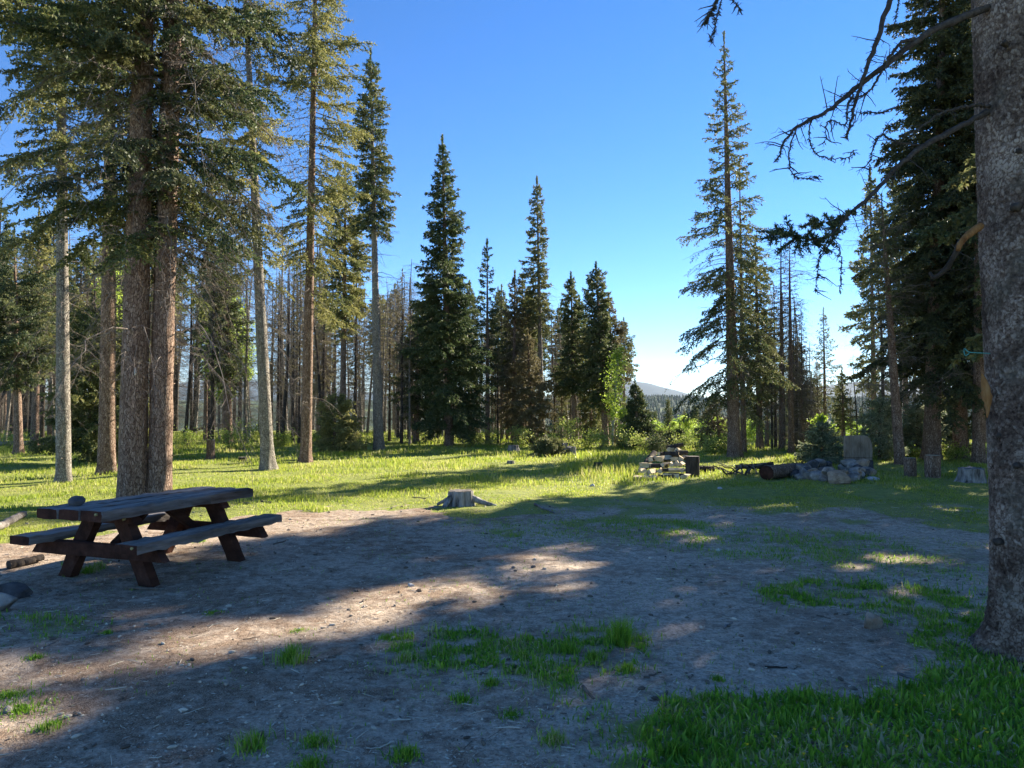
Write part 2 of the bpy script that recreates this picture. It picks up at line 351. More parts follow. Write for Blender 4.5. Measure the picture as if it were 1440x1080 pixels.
# ------------------------------------------------------------------ ground
def build_ground():
    a = 3.2; n = 760; b = math.asinh(13000 / a)
    u = np.linspace(-1, 1, n); gx = a * np.sinh(b * u)
    v0 = -math.asinh(60 / a); v = np.linspace(v0, b, n - 160); gy = 5.5 + a * np.sinh(v)
    X, Y = np.meshgrid(gx, gy); Z = terr(X, Y)
    idx = np.arange(X.size).reshape(X.shape)
    q = np.stack([idx[:-1, :-1], idx[:-1, 1:], idx[1:, 1:], idx[1:, :-1]], -1).reshape(-1, 4)
    near = (Y > 0) & (Y < 80) & (np.abs(X) < 60)
    g = np.ones(X.shape); g[near] = gmask(X[near], Y[near])
    m = M(); m.add(np.stack([X, Y, Z], -1), q, 0, g.ravel())
    mt, t, out = newmat('ground')
    at = N(t, 'ShaderNodeAttribute', attribute_name='rnd'); ge = N(t, 'ShaderNodeNewGeometry'); pos = ge.outputs['Position']
    big = noise(t, pos, .55, 4, .55); mid = noise(t, pos, 5, 6, .7); fine = noise(t, pos, 45, 4, .75); chips = noise(t, pos, 120, 3, .8)
    dirt = ramp(t, fine, [(.3, (.30, .225, .16)), (.5, (.58, .465, .35)), (.72, (.75, .63, .50))])
    duff = ramp(t, chips, [(.35, (.11, .07, .045)), (.52, (.33, .23, .155)), (.7, (.58, .45, .32))])
    dm = N(t, 'ShaderNodeMath', operation='MULTIPLY_ADD'); dm.inputs[1].default_value = .8; t.links.new(big, dm.inputs[0]); t.links.new(mid, dm.inputs[2])
    mr = N(t, 'ShaderNodeMapRange'); t.links.new(dm.outputs[0], mr.inputs[0]); mr.inputs[1].default_value = .84; mr.inputs[2].default_value = 1.0
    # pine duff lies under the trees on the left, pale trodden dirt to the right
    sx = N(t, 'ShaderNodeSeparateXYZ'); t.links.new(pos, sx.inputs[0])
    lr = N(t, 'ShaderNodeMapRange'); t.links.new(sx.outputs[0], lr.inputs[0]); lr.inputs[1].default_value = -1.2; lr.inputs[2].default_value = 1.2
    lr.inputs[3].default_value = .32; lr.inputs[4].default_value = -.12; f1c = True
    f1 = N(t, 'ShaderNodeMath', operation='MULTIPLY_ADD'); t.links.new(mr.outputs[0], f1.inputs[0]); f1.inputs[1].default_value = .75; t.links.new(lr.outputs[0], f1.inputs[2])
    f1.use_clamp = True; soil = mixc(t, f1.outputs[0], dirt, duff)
    mott = ramp(t, noise(t, pos, 13, 5, .75), [(.36, (.55, .52, .5)), (.5, (1, 1, 1)), (.66, (1.25, 1.22, 1.2))]); soil = mixc(t, .85, soil, mott, 'MULTIPLY')
    turf = ramp(t, mid, [(.3, (.12, .16, .03)), (.55, (.27, .32, .055)), (.8, (.45, .42, .15))])
    ga = N(t, 'ShaderNodeMath', operation='MULTIPLY_ADD'); t.links.new(fine, ga.inputs[0]); ga.inputs[1].default_value = .5; t.links.new(at.outputs['Fac'], ga.inputs[2])
    gm = N(t, 'ShaderNodeMapRange'); t.links.new(ga.outputs[0], gm.inputs[0]); gm.inputs[1].default_value = .55; gm.inputs[2].default_value = 1.1; gm.inputs[4].default_value = .85
    nearc = mixc(t, gm.outputs[0], soil, turf)
    # far country: woods and meadows
    fn = noise(t, pos, .0035, 5, .6); farc = ramp(t, fn, [(.42, (.03, .05, .02)), (.55, (.04, .06, .022)), (.60, (.12, .15, .05)), (.7, (.09, .12, .04))])
    fd = N(t, 'ShaderNodeMapRange'); t.links.new(sx.outputs[1], fd.inputs[0]); fd.inputs[1].default_value = 120; fd.inputs[2].default_value = 320
    col = mixc(t, fd.outputs[0], nearc, farc)
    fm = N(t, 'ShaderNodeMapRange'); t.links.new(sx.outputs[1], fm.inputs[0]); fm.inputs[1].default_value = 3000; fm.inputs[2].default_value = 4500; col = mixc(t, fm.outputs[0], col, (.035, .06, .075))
    p = N(t, 'ShaderNodeBsdfPrincipled'); p.inputs['Roughness'].default_value = .95; p.inputs['Specular IOR Level'].default_value = .12
    t.links.new(col, p.inputs['Base Color'])
    hh = N(t, 'ShaderNodeMath', operation='ADD'); t.links.new(fine, hh.inputs[0]); t.links.new(chips, hh.inputs[1])
    b1 = N(t, 'ShaderNodeBump'); b1.inputs['Strength'].default_value = .9; b1.inputs['Distance'].default_value = .012; t.links.new(hh.outputs[0], b1.inputs['Height'])
    b2 = N(t, 'ShaderNodeBump'); b2.inputs['Strength'].default_value = .8; b2.inputs['Distance'].default_value = .05; t.links.new(mid, b2.inputs['Height']); t.links.new(b1.outputs[0], b2.inputs['Normal'])
    t.links.new(b2.outputs[0], p.inputs['Normal']); t.links.new(p.outputs[0], out.inputs[0])
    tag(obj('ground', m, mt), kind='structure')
build_ground()

# ------------------------------------------------------------------ grass
def blades(m, x, y, h, wd, rng, lean=.35, a=None, z=None):
    n = len(x)
    z = terr(x, y) - .005 if z is None else z
    az = rng.uniform(0, 2 * np.pi, n); bz = rng.uniform(0, 2 * np.pi, n); ln = np.abs(rng.normal(0, lean, n))
    s = np.stack([np.cos(az), np.sin(az), np.zeros(n)], -1) * wd[:, None] * .5
    L = np.stack([np.cos(bz), np.sin(bz), np.zeros(n)], -1)
    b = np.stack([x, y, z], -1); up = np.array([0, 0, 1.])
    c = np.cos(ln); sn = np.sin(ln)
    mid = b + (up * c[:, None] * .55 + L * sn[:, None] * .35) * h[:, None]
    tip = b + (up * (c * .95)[:, None] + L * (sn * 1.3)[:, None]) * h[:, None]
    v = np.stack([b - s, b + s, mid + s * .8, mid - s * .8, tip], 1)
    i = np.arange(n)[:, None] * 5
    m.add(v, [i + np.array([[0, 1, 2, 3]]), i + np.array([[3, 2, 4]])], 0, np.repeat(rng.random(n) if a is None else a, 5))
def build_grass():
    rng = np.random.default_rng(5)
    m = M()
    # bands by distance: (y0, y1, blades per m2, height, width)
    for y0, y1, dn, h, wd in [(7.5, 12, 1300, .075, .008), (12, 17, 800, .10, .012), (17, 24, 300, .15, .015), (24, 34, 170, .19, .022), (34, 52, 60, .24, .034)]:
        xa, xb = -.86 * y1, .86 * y1
        n = int((xb - xa) * (y1 - y0) * dn)
        x = rng.uniform(xa, xb, n); y = rng.uniform(y0, y1, n)
        k = np.abs(x) < .8 * y + 2; x = x[k]; y = y[k]
        g = gmask(x, y) * (.3 + .9 * sst(.35, .6, fbm(x * 1.7, y * 1.7, 3, 90)))
        k = rng.random(len(x)) < g; x = x[k]; y = y[k]
        u = x / y * FPX + CX; py = 575 + FPX * CAMH / y
        hh = h * (.5 + rng.random(len(x)) * .8) * (.55 + .9 * fbm(x * .6, y * .6, 3, 95))
        hh = hh * (1 - .5 * sst(560, 700, u) * sst(672, 692, py)) * (.45 + 1.1 * sst(.35, .6, fbm(x * .8 + 4, y * .8, 3, 93)))      # short turf in the camp clearing
        tall = sst(770, 830, u) * sst(930, 880, u) * sst(640, 650, py) * sst(682, 668, py)
        hh = hh * .56 * (1 + .9 * tall)
        blades(m, x, y, hh, np.full(len(x), wd) * (.6 + .8 * rng.random(len(x))), rng, .4)
    tag(obj('meadow_grass', m, MT['grass']), 'yellow green meadow grass and thin turf around the clearing', 'grass', kind='stuff')
    m = M()
    for pg, dn, h in PATCH:
        x0, y0 = pg.min(0) - .4; x1, y1 = pg.max(0) + .4; y0 = max(y0, 2.2); x1 = min(x1, 5)
        n = int((x1 - x0) * (y1 - y0) * 3800 * dn / (1 + .04 * y1 ** 1.3))
        x = rng.uniform(x0, x1, n); y = rng.uniform(y0, y1, n)
        k = inpoly(x + (fbm(x * 4, y * 4, 3, 70) - .5) * .35 + rng.normal(0, .07, n), y + (fbm(x * 4, y * 4, 3, 77) - .5) * .5 + rng.normal(0, .14, n), pg)
        k &= rng.random(n) < .15 + .95 * sst(.38, .6, fbm(x * 6, y * 6, 2, 80)) ; x = x[k]; y = y[k]
        hh = h * (.35 + rng.random(len(x))) * (.4 + 1.1 * fbm(x * 3, y * 3, 3, 97))
        if h == .10: hh = hh * (.4 + .45 * fbm(x * 5, y * 5, 2, 141))
        blades(m, x, y, hh, (.004 + .0055 * rng.random(len(x)) ** 2) * (1 + .05 * y), rng, .55)
        if dn > .7:      # broad leaves among the blades
            n2 = int(n * .55); x = rng.uniform(x0, x1, n2); y = rng.uniform(y0, y1, n2)
            k = inpoly(x, y, pg) & (gmask(x, y) > .4); x = x[k]; y = y[k]
            hh = h * (.35 + .5 * rng.random(len(x)))
            blades(m, x, y, hh, .010 + .016 * rng.random(len(x)), rng, .75)
    # scattered single shoots on the bare dirt
    x = rng.uniform(-5, 6, 12000); y = rng.uniform(3, 13, 12000); k = fbm(x * 1.5, y * 1.5, 3, 99) > .53; x = x[k]; y = y[k]
    blades(m, x, y, .012 + .03 * rng.random(len(x)), .004 + .004 * rng.random(len(x)), rng, .8)
    tag(obj('lush_grass', m, MT['lush']), 'dark green grass and broad leaved weeds in patches on the trodden dirt', 'grass', kind='stuff')
    # countable tufts
    for i, (px, py, h, r) in enumerate(TUFTS):
        g = G(px, py); n = int(160 + 1200 * r)
        t = M(); aa = rng.uniform(0, 2 * np.pi, n); rr = r * np.abs(rng.normal(0, .45, n))
        x = np.cos(aa) * rr; y = np.sin(aa) * rr
        blades(t, x, y, h * (.78 if i not in (0, 6) else 1) * (.3 + .8 * rng.random(n) ** 1.4), .004 + .004 * rng.random(n), rng, .42, z=terr(x + g[0], y + g[1]) - .004)
        tf = obj('grass_tuft', t, MT['lush']); tf.location = (g[0], g[1], 0)
        tag(tf, 'grass tuft ' + TLAB[i], 'grass tuft', 'small grass tufts scattered on the dirt')
build_grass()
def build_flowers():
    rng = np.random.default_rng(8); m = M(); pg = PATCH[1][0]
    src = None
    spots = [(1240, 940), (1235, 1010), (1385, 1035), (1388, 1040), (1420, 950), (1275, 1045), (1145, 1035), (1170, 1018), (1130, 1072), (1050, 1055), (1225, 1028), (1340, 1005), (1350, 1012), (1378, 1062), (925, 1033), (1320, 1035), (1345, 1050), (1300, 985), (1090, 1045), (1190, 1060), (1410, 1010), (1260, 1000)]
    for px, py in spots:
        g = G(px, py + 12); x, y = g[0], g[1]; h = rng.uniform(.05, .09)
        r = thing('flower', 'small yellow flower in the lush grass at bottom right', 'flower', (x, y, float(terr(x, y))), 0, 'small yellow flowers in the lush grass')
        if src is None:
            st = M(); tubes(st, np.array([[0, 0, 0], [.004, 0, .035], [.002, .003, .075]]), np.array([.0015, .0013, .001]), 4)
            hd = M(); k = 14; an = np.arange(k) / k * 2 * np.pi
            d = nrm(np.stack([np.cos(an), np.sin(an), np.full(k, .45)], -1))
            rhombs(hd, np.tile([[.002, .003, .075]], (k, 1)), d, .011, .006, rng, flat=1)
            tubes(hd, np.array([[.002, .003, .073], [.002, .003, .079]]), np.array([.004, .0035]), 6, cap=True)
            src = (obj('stem', st, MT['lush'], r), obj('blossom', hd, MT['yellow'], r))
        else:
            for s_ in src:
                c = s_.copy(); sc.collection.objects.link(c); c.parent = r
build_flowers()
def build_litter():
    rng = np.random.default_rng(6); m = M()
    n = 85000; x = rng.uniform(-1, 1, n); y = 2.8 + 12 * rng.random(n) ** 1.5; x = x * (.85 * y + .5)
    k = rng.random(n) < .25 + .9 * sst(.4, .6, fbm(x * 1.3, y * 1.3, 3, 120)); x = x[k]; y = y[k]; n = len(x)
    a = rng.uniform(0, 2 * np.pi, n); d = nrm(np.stack([np.cos(a), np.sin(a), rng.normal(0, .15, n)], -1))
    l = .009 + .034 * rng.random(n) ** 3
    rhombs(m, np.stack([x, y, terr(x, y) + .005], -1), d, l, .003 + .3 * l * rng.random(n), rng, flat=1.5)
    # thin twigs
    n = 1500; x = rng.uniform(-1, 1, n); y = 2.8 + 11 * rng.random(n) ** 1.4; x = x * (.85 * y + .5)
    a = rng.uniform(0, 2 * np.pi, n); l = .03 + .10 * rng.random(n) ** 2
    T = np.linspace(-.5, .5, 4)
    px = x[:, None] + np.cos(a)[:, None] * T * l[:, None]; py = y[:, None] + np.sin(a)[:, None] * T * l[:, None] + rng.normal(0, .004, (n, 4))
    tubes(m, np.stack([px, py, terr(px, py) + .006], -1), np.full((n, 4), .0022) * (.6 + rng.random((n, 1))), 4, 0, rng.random(n))
    # pebbles and crumbs of earth
    n = 9000; x = rng.uniform(-1, 1, n); y = 2.8 + 10 * rng.random(n) ** 1.4; x = x * (.85 * y + .5); r = .003 + .009 * rng.random(n) ** 4
    o = np.array([[1, 0, 0], [0, 1, 0], [-1, 0, 0], [0, -1, 0], [0, 0, .8], [0, 0, -.6]], float)
    v = np.stack([x, y, terr(x, y) + r * .3], -1)[:, None] + o[None] * r[:, None, None] * (1 + .3 * rng.normal(size=(n, 6, 1)))
    f = np.array([[0, 1, 4], [1, 2, 4], [2, 3, 4], [3, 0, 4], [1, 0, 5], [2, 1, 5], [3, 2, 5], [0, 3, 5]])
    m.add(v, (np.arange(n)[:, None, None] * 6 + f[None]).reshape(-1, 3), 0, np.repeat(rng.random(n) * .7, 6))
    # cones and crumbled bark
    n = 900; x = rng.uniform(-1, 1, n); y = 3 + 11 * rng.random(n) ** 1.2; x = x * (.85 * y + .5); a = rng.uniform(0, 6.28, n); L = rng.uniform(.012, .032, n)
    T = np.array([-1, -.6, 0, .6, 1.]); px = x[:, None] + np.cos(a)[:, None] * T * L[:, None]; py = y[:, None] + np.sin(a)[:, None] * T * L[:, None]
    tubes(m, np.stack([px, py, terr(px, py) + .007], -1), np.array([[.15, .8, 1, .8, .15]]) * (L * .42)[:, None] * (1 + .1 * rng.normal(size=(n, 5))), 6, 0, rng.random(n) * .35)
    tag(obj('forest_litter', m, MT['litter'], smooth=False), 'needles, bark chips, twigs and pebbles strewn over the dirt', 'litter', kind='stuff')
build_litter()

# ------------------------------------------------------------------ trees
def axis_fn(H, lx=0, ly=0, wob=.0, seed=0):
    def ax(z):
        z = np.asarray(z, float); t = z / H
        return np.stack([lx * t + wob * np.sin(t * 5 + seed) * t, ly * t + wob * np.cos(t * 4 + seed * 2) * t, z], -1)
    return ax
def trunk_mesh(m, ax, H, r0, rng, sides=14, seg=34, flare=.5, rtop=.012, a=.5, knots=0, power=.85, z0=-.25):
    z = np.concatenate([[z0, 0], H * np.linspace(0, 1, seg)[1:] ** 1.25])
    rr = r0 * np.maximum(1 - np.clip(z / H, 0, 1), 0) ** power + rtop
    pts = ax(z); an = np.linspace(0, 2 * np.pi, sides, endpoint=False)
    fl = 1 + flare * np.exp(-np.maximum(z, 0)[:, None] / (r0 * 1.3)) * (.6 + .5 * np.cos(an * 4 + rng.uniform(0, 6)) + .3 * np.cos(an * 3 + rng.uniform(0, 6)))[None]
    rad = rr[:, None] * fl * (1 + .05 * (vnoise(np.cos(an)[None] * 3 + np.sin(an)[None] * 5, z[:, None] * 2.5, int(rng.integers(999))) - .5) * 2)
    v = pts[:, None, :] + np.stack([np.cos(an)[None] * rad, np.sin(an)[None] * rad, np.zeros_like(rad)], -1)
    idx = np.arange(len(z) * sides).reshape(len(z), sides); nx = np.roll(idx, -1, 1)
    m.add(v, [np.stack([idx[:-1], nx[:-1], nx[1:], idx[1:]], -1).reshape(-1, 4), idx[-1:, :]], 0)
    if knots:
        zk = rng.uniform(.3, H * .5, knots); ak = rng.uniform(0, 2 * np.pi, knots)
        rk = r0 * (1 - zk / H) ** power; d = np.stack([np.cos(ak), np.sin(ak), rng.uniform(-.2, .4, knots)], -1)
        c = ax(zk) + d * (rk * .9)[:, None]; L = rng.uniform(.03, .14, knots)[:, None]
        T = np.linspace(0, 1, 3)[None, :, None]
        tubes(m, c[:, None] + d[:, None] * L[:, None] * T, np.array([[.016, .011, .006]]) * rng.uniform(.6, 1.3, (knots, 1)), 6, cap=True)
def branches(mw, ax, zb, az, L, up, droop, tip, rng, r0=.02, T=7, sides=4, wmi=0, jag=.03):
    """main limbs; returns points (N,T,3)"""
    n = len(zb); t = np.linspace(0, 1, T)[None]
    d = np.stack([np.cos(az), np.sin(az), np.zeros(n)], -1)
    hgt = L[:, None] * (up[:, None] * t - droop[:, None] * t ** 2 + tip[:, None] * t ** 3)
    out = L[:, None] * (t - .12 * t ** 2 * droop[:, None])
    side = np.stack([-np.sin(az), np.cos(az), np.zeros(n)], -1)
    sw = L[:, None] * rng.normal(0, .12, (n, 1)) * t ** 2
    pts = ax(zb)[:, None] + d[:, None] * out[..., None] + side[:, None] * sw[..., None]
    pts[..., 2] += hgt
    pts[:, 1:] += rng.normal(0, 1, (n, T - 1, 3)) * jag * L[:, None, None] * .4
    rad = (r0 * (L / max(L.max(), 1e-6)) ** .8)[:, None] * (1 - .85 * t) 
    tubes(mw, pts, rad, sides, wmi, rng.random(n))
    return pts
def along(pts, i, t):
    """point and direction at parameter t on polyline i"""
    T = pts.shape[1]; f = np.clip(t, 0, .9999) * (T - 1); k = f.astype(int); f = (f - k)[:, None]
    a = pts[i, k]; b = pts[i, k + 1]
    return a * (1 - f) + b * f, nrm(b - a)
def twigs(mw, pts, L, rng, sp=.12, lmax=.5, t0=.2, ang=.9, hang=.25, wmi=0, rad=.004, T=3, curl=0, frac=.42, lmin=.05):
    i, k = flat(np.maximum(L * (1 - t0) / sp, 2)); cnt = np.bincount(i)
    t = t0 + (1 - t0) * (k + rng.random(len(k))) / np.maximum(cnt[i], 1)
    p, d = along(pts, i, t)
    sgn = np.where(rng.random(len(i)) < .5, -1., 1.)[:, None]
    side = nrm(np.cross(d, np.array([0, 0, 1.]))) * sgn
    a = ang * rng.uniform(.6, 1.2, len(i))[:, None]
    td = nrm(d * np.cos(a) + side * np.sin(a) + np.array([0, 0, -1.]) * hang * rng.uniform(0, 1.6, len(i))[:, None] + rng.normal(0, .12, (len(i), 3)))
    tl = np.clip(frac * L[i] * (1.08 - t) ** .75, lmin, lmax) * rng.uniform(.5, 1.15, len(i))
    s = np.linspace(0, 1, T)
    q = p[:, None] + td[:, None] * (tl[:, None] * s)[..., None]
    q[..., 2] -= (hang * .5 * tl[:, None] * s ** 2)
    if curl: q[:, 1:] += np.cumsum(rng.normal(0, curl, (len(i), T - 1, 3)), 1) * tl[:, None, None]
    if mw is not None: tubes(mw, q, np.full(len(i), rad)[:, None] * np.linspace(1, .4, T)[None], 3, wmi, rng.random(len(i)))
    return q, tl
def needles(mf, pts, tl, rng, step=.03, ln=.06, wd=.018, mi=0, spread=.8, upb=.15, t0=0.0):
    i, k = flat(np.maximum(tl / (step * .8), 3)); cnt = np.bincount(i)
    ln = ln * 1.35; wd = wd * 1.9
    t = t0 + (1 - t0) * (k + rng.random(len(k))) / np.maximum(cnt[i], 1)
    p, d = along(pts, i, t)
    nd = nrm(d + spread * rng.normal(0, .7, (len(i), 3)) + np.array([0, 0, upb]))
    av = np.clip(rng.random(len(i)) * .6 + .4 * rng.random(pts.shape[0])[i], 0, 1)
    rhombs(mf, p, nd, ln * rng.uniform(.6, 1.3, len(i)), wd * rng.uniform(.7, 1.3, len(i)), rng, mi, av)
def conifer(parent, seed, H, r0, cb, W, nb, lx=0, ly=0, leaf=(.06, .018), step=.03, sp=.12, prof=.8, up=(.25, -.15), droop=.3, tip=.2, dead=None, gap=0.0,
            mat='needle', bark='bark', wood='brownwood', sides=14, wob=.0, knots=0, lmax=.5, topw=0, ax=None, asym=None, trunk=True, flare=.4, crown_name='crown', pad=0, hang=.3, low=.25):
    rng = np.random.default_rng(seed)
    ax = ax or axis_fn(H, lx, ly, wob, seed)
    if trunk:
        m = M(); trunk_mesh(m, ax, H, r0, rng, sides, knots=knots, flare=flare); obj('trunk', m, MT[bark], parent)
    m = M()
    if nb:
        nb = int(nb * 1.5)
        h = (np.arange(nb) + rng.random(nb)) / nb; h = h ** .9
        zb = H * (cb + (.985 - cb) * h)
        az = np.arange(nb) * 2.39996 + rng.normal(0, .5, nb)
        L = W * ((1 - h) ** prof) * np.minimum(1, low + (1 - low) * h / .22) * rng.uniform(.55, 1.15, nb) + .10 + topw * (1 - h)
        # clumpy outline: whole sectors shorter or missing
        cl = vnoise(zb * 1.1 + 7, np.cos(az) * 1.4 + np.sin(az) * .9 + seed, seed)
        L = L * (.55 + .8 * cl)
        if asym is not None: L = L * (1 + asym[0] * np.cos(az - asym[1]))
        cn = fbm(zb * .55 + seed, np.cos(az) * .9 + np.sin(az) * .7 + seed * 3, 2, seed + 1)
        bare = (cn < np.quantile(cn, gap * .8)) & (h < .93)
        keep = ~bare; zB, aB, LB_, hB = zb[bare], az[bare], L[bare], h[bare]; zb, az, L, h = zb[keep], az[keep], L[keep], h[keep]
        upv = up[1] + (up[0] - up[1]) * h + rng.normal(0, .08, len(h))
        pts = branches(m, ax, zb, az, L, upv, np.full(len(h), droop) * (1.2 - h), np.full(len(h), tip), rng, .006 + r0 * .085, 7, 4)
        q, tl = twigs(m if leaf[0] < .1 else None, pts, L, rng, sp * .8, lmax * 1.15, .16, .9, hang, T=3, frac=.55)
        needles(m, q, tl, rng, step, leaf[0], leaf[1], 1)
        needles(m, pts, L * .9, rng, step * .8, leaf[0], leaf[1], 1, t0=.15)
        if pad or leaf[0] > .05:   # hanging second order sprays
            q2, tl2 = twigs(None, q, tl, rng, sp * 1.2, .24, .1, 1.0, hang * 1.6, frac=.6, T=3)
            needles(m, q2, tl2, rng, step, leaf[0], leaf[1], 1)
        # leader
        top = np.array([ax(H * .93), ax(H * .99), ax(H) + [0, 0, .25]])[None]; needles(m, top, np.array([H * .07 + .3]), rng, step * .3, leaf[0], leaf[1], 1)
        if len(zB):
            pb = branches(m, ax, zB, aB, LB_ * .9, np.full(len(zB), up[1] + .15), np.full(len(zB), droop), np.full(len(zB), .1), rng, .005 + r0 * .06, 8, 4, 2, .05)
            qb, tb = twigs(m, pb, LB_ * .9, rng, sp, lmax * .9, .15, .9, .3, 2, .0035, 4, .12)
            if len(tb): k_ = rng.random(len(tb)) < .3; needles(m, qb[k_], tb[k_], rng, step * 1.3, leaf[0], leaf[1], 1)
    if dead:
        dead = (dead[0], dead[1], int(dead[2] * 1.35), dead[3] * 1.1, dead[4])
        z0, z1, nd, dl, dd = dead
        zb = rng.uniform(z0, z1, nd); az = rng.uniform(0, 2 * np.pi, nd)
        if asym is not None and len(asym) > 2: az = asym[1] + rng.normal(0, asym[2], nd)
        L = dl * rng.uniform(.3, 1.15, nd)
        pts = branches(m, ax, zb, az, L, rng.uniform(-.1, .35, nd), np.full(nd, dd) * rng.uniform(.4, 1.5, nd), np.full(nd, .05), rng, .004 + r0 * .05, 9, 4, 2, .04)
        q, tl = twigs(m, pts, L, rng, sp * 1.2, lmax * 1.1, .12, .9, .3, 2, .003, 4, .12)
        if leaf[0] < .08: twigs(m, q, tl, rng, .12, .2, .2, .9, .2, 2, .002, 3, .1, frac=.7)
    obj(crown_name, m, [MT[wood], MT[mat], MT['deadwood']], parent, smooth=False)
    return ax

def hero(px, py, toppx, toppy, label, name='spruce_tree', cat='tree', D=None, group=None, **k):
    if D is None: b = G(px, py); D = b[1]
    X = (px - CX) / FPX * D; z = float(terr(X, D))
    top = P(toppx, toppy, D); H = top[2] - z
    r = thing(name, label, cat, (X, D, z), 0, group)
    conifer(r, k.pop('seed', int(px * 7 + py)), H, lx=top[0] - X, **k)
    return r

# --- three stemmed spruce behind the table
def triple():
    b = G(204, 703); r = thing('spruce_tree', 'large three stemmed spruce with thick brown trunks directly behind the picnic table', 'tree', (b[0], b[1], float(terr(b[0], b[1]))))
    rng = np.random.default_rng(3); f = b[1] / FPX
    stems = [(-29, .05, -16, 18, 10.5 * f, 5.0), (-10, -.2, -4, 19, 17.5 * f, 4.4), (9, .24, 18, 17, 13 * f, 4.8), (21.5, -.04, 36, 18, 14.5 * f, 4.6)]
    for i, (dx, dy, tx, H, rad, cz) in enumerate(stems):
        ax0 = lambda z, dx=dx, dy=dy, tx=tx, H=H: np.stack([dx * f + (tx - dx) * f * np.clip(np.asarray(z, float) / 9, 0, 3) * (.55 + .45 * np.clip(np.asarray(z) / 9, 0, 1)) * .7, dy + 0 * np.asarray(z, float), np.asarray(z, float)], -1)
        m = M(); trunk_mesh(m, ax0, H, rad, rng, 36, 90, flare=.22, power=.6, knots=26); obj('trunk', m, MT['bark'], r)
        conifer(r, 30 + i, H, rad, cz / H, 2.8, 78, leaf=(.05, .018), step=.019, sp=.085, prof=.55, up=(.3, -.05), droop=.5, tip=.22, gap=.38, ax=ax0, trunk=False,
                mat=['needle', 'needle_olive', 'needle_dark', 'needle'][i], dead=(2.6, 9, [16, 14, 22, 34][i], 2.6, .9), lmax=.5, asym=(.25, [2.8, 3.6, .2, -.2][i], 1.0 if i > 1 else 1.6), pad=1, low=.55)
    m = M(); a = P(190, 528, b[1] - .43) - [b[0], b[1], 0]; tubes(m, np.array([a, a + [0.004, 0, .07], a + [0, 0, .14]]), np.array([.018, .024, .014]), 8, cap=True, bump=.1, rng=rng); obj('blaze', m, MT['white'], r)
    return r
triple()

HC = dict(leaf=(.055, .018), step=.024, sp=.1, pad=1)
hero(92, 680, 84, -260, 'grey trunked spruce standing in the sunlit grass left of the three stemmed spruce', seed=11, r0=.15, cb=.40, W=1.9, nb=110, prof=.5, droop=.45, gap=.25, mat='needle_olive', bark='bark_grey', knots=24, dead=(2.2, 6, 26, 1.2, .6), sides=20, low=.6, **HC)
hero(152, 668, 160, -330, 'brown spruce trunk half hidden behind the left stem of the three stemmed spruce', seed=12, r0=.2, cb=.45, W=2.0, nb=90, prof=.5, droop=.45, gap=.35, mat='needle', knots=14, dead=(2, 6, 22, 1.4, .7), sides=18, low=.6, **HC)
hero(378, 660, 338, -160, 'leaning grey trunked spruce in the meadow right of the picnic table', seed=13, r0=.175, cb=.32, W=1.75, nb=110, prof=.35, droop=.4, gap=.45, mat='needle_olive', bark='bark_grey', knots=22, dead=(2.5, 7, 26, 1.3, .7), sides=20, low=.7, **HC)
hero(431, 652, 447, -190, 'spruce with thin straight trunk under a dense golden green crown', seed=14, r0=.16, cb=.25, W=1.8, nb=150, prof=.25, droop=.4, gap=.32, mat='needle_olive', knots=14, dead=(1.6, 5, 20, 1.2, .5), sides=18, low=.75, asym=(.12, 0), **HC)
hero(533, 634, 521, 78, 'tall narrow spruce with dark top and bare grey lower trunk at the meadow edge', seed=15, r0=.20, cb=.55, W=1.0, nb=130, prof=.3, droop=.3, leaf=(.07, .024), step=.026, sp=.1, mat='needle', bark='bark_grey', knots=16, dead=(2.5, 10, 90, 1.15, .5), sides=16, low=.8)
hero(632, 628, 622, 198, 'broad dense conical spruce at the centre left with branches to the ground', seed=16, r0=.2, cb=.05, W=2.15, nb=210, prof=.72, droop=.35, leaf=(.085, .026), step=.026, sp=.1, mat='needle_blue', sides=12, low=.9, up=(.25, -.1))
hero(686, 624, 685, 344, 'thin sparse spruce just right of the broad conical spruce', seed=17, r0=.11, cb=.2, W=.95, nb=75, prof=.6, gap=.35, leaf=(.085, .026), step=.03, sp=.11, dead=(1, 7, 30, .8, .4), low=.7)
hero(722, 622, 724, 388, 'brownish ragged spruce left of the tallest centre spruce', seed=18, r0=.13, cb=.1, W=1.25, nb=110, prof=.6, gap=.2, leaf=(.085, .026), step=.028, sp=.11, mat='needle_brown', dead=(1, 6, 30, 1, .4), low=.8)
hero(762, 622, 755, 256, 'tall narrow centre spruce with brown thinning lower branches', seed=19, r0=.15, cb=.42, W=1.0, nb=100, prof=.6, leaf=(.085, .026), step=.026, sp=.1, dead=(1, 8, 110, 1.2, .3), low=.9, bark='bark_grey')
hero(748, 624, 742, 470, 'short bushy brown spruce at the foot of the tall centre spruce', seed=20, r0=.1, cb=.05, W=1.5, nb=90, prof=.6, leaf=(.09, .026), step=.03, sp=.12, mat='needle_brown', D=36, low=.9)
hero(808, 624, 803, 390, 'dark slim spruce with a thin dead spire beside it', seed=21, r0=.13, cb=.3, W=1.05, nb=100, prof=.5, leaf=(.09, .028), step=.026, sp=.1, dead=(1, 5, 20, 1, .4), low=.8)
hero(832, 624, 828, 520, 'young dark spruce low between the slim spruce and the aspen', seed=22, r0=.08, cb=.05, W=1.0, nb=70, prof=.7, leaf=(.09, .028), step=.03, sp=.12, D=37)
hero(852, 624, 838, 376, 'dark full spruce at the right end of the tree line before the valley gap', seed=23, r0=.15, cb=.22, W=1.3, nb=120, prof=.45, leaf=(.09, .028), step=.026, sp=.1, dead=(1, 5, 20, 1, .4), low=.8, D=35)
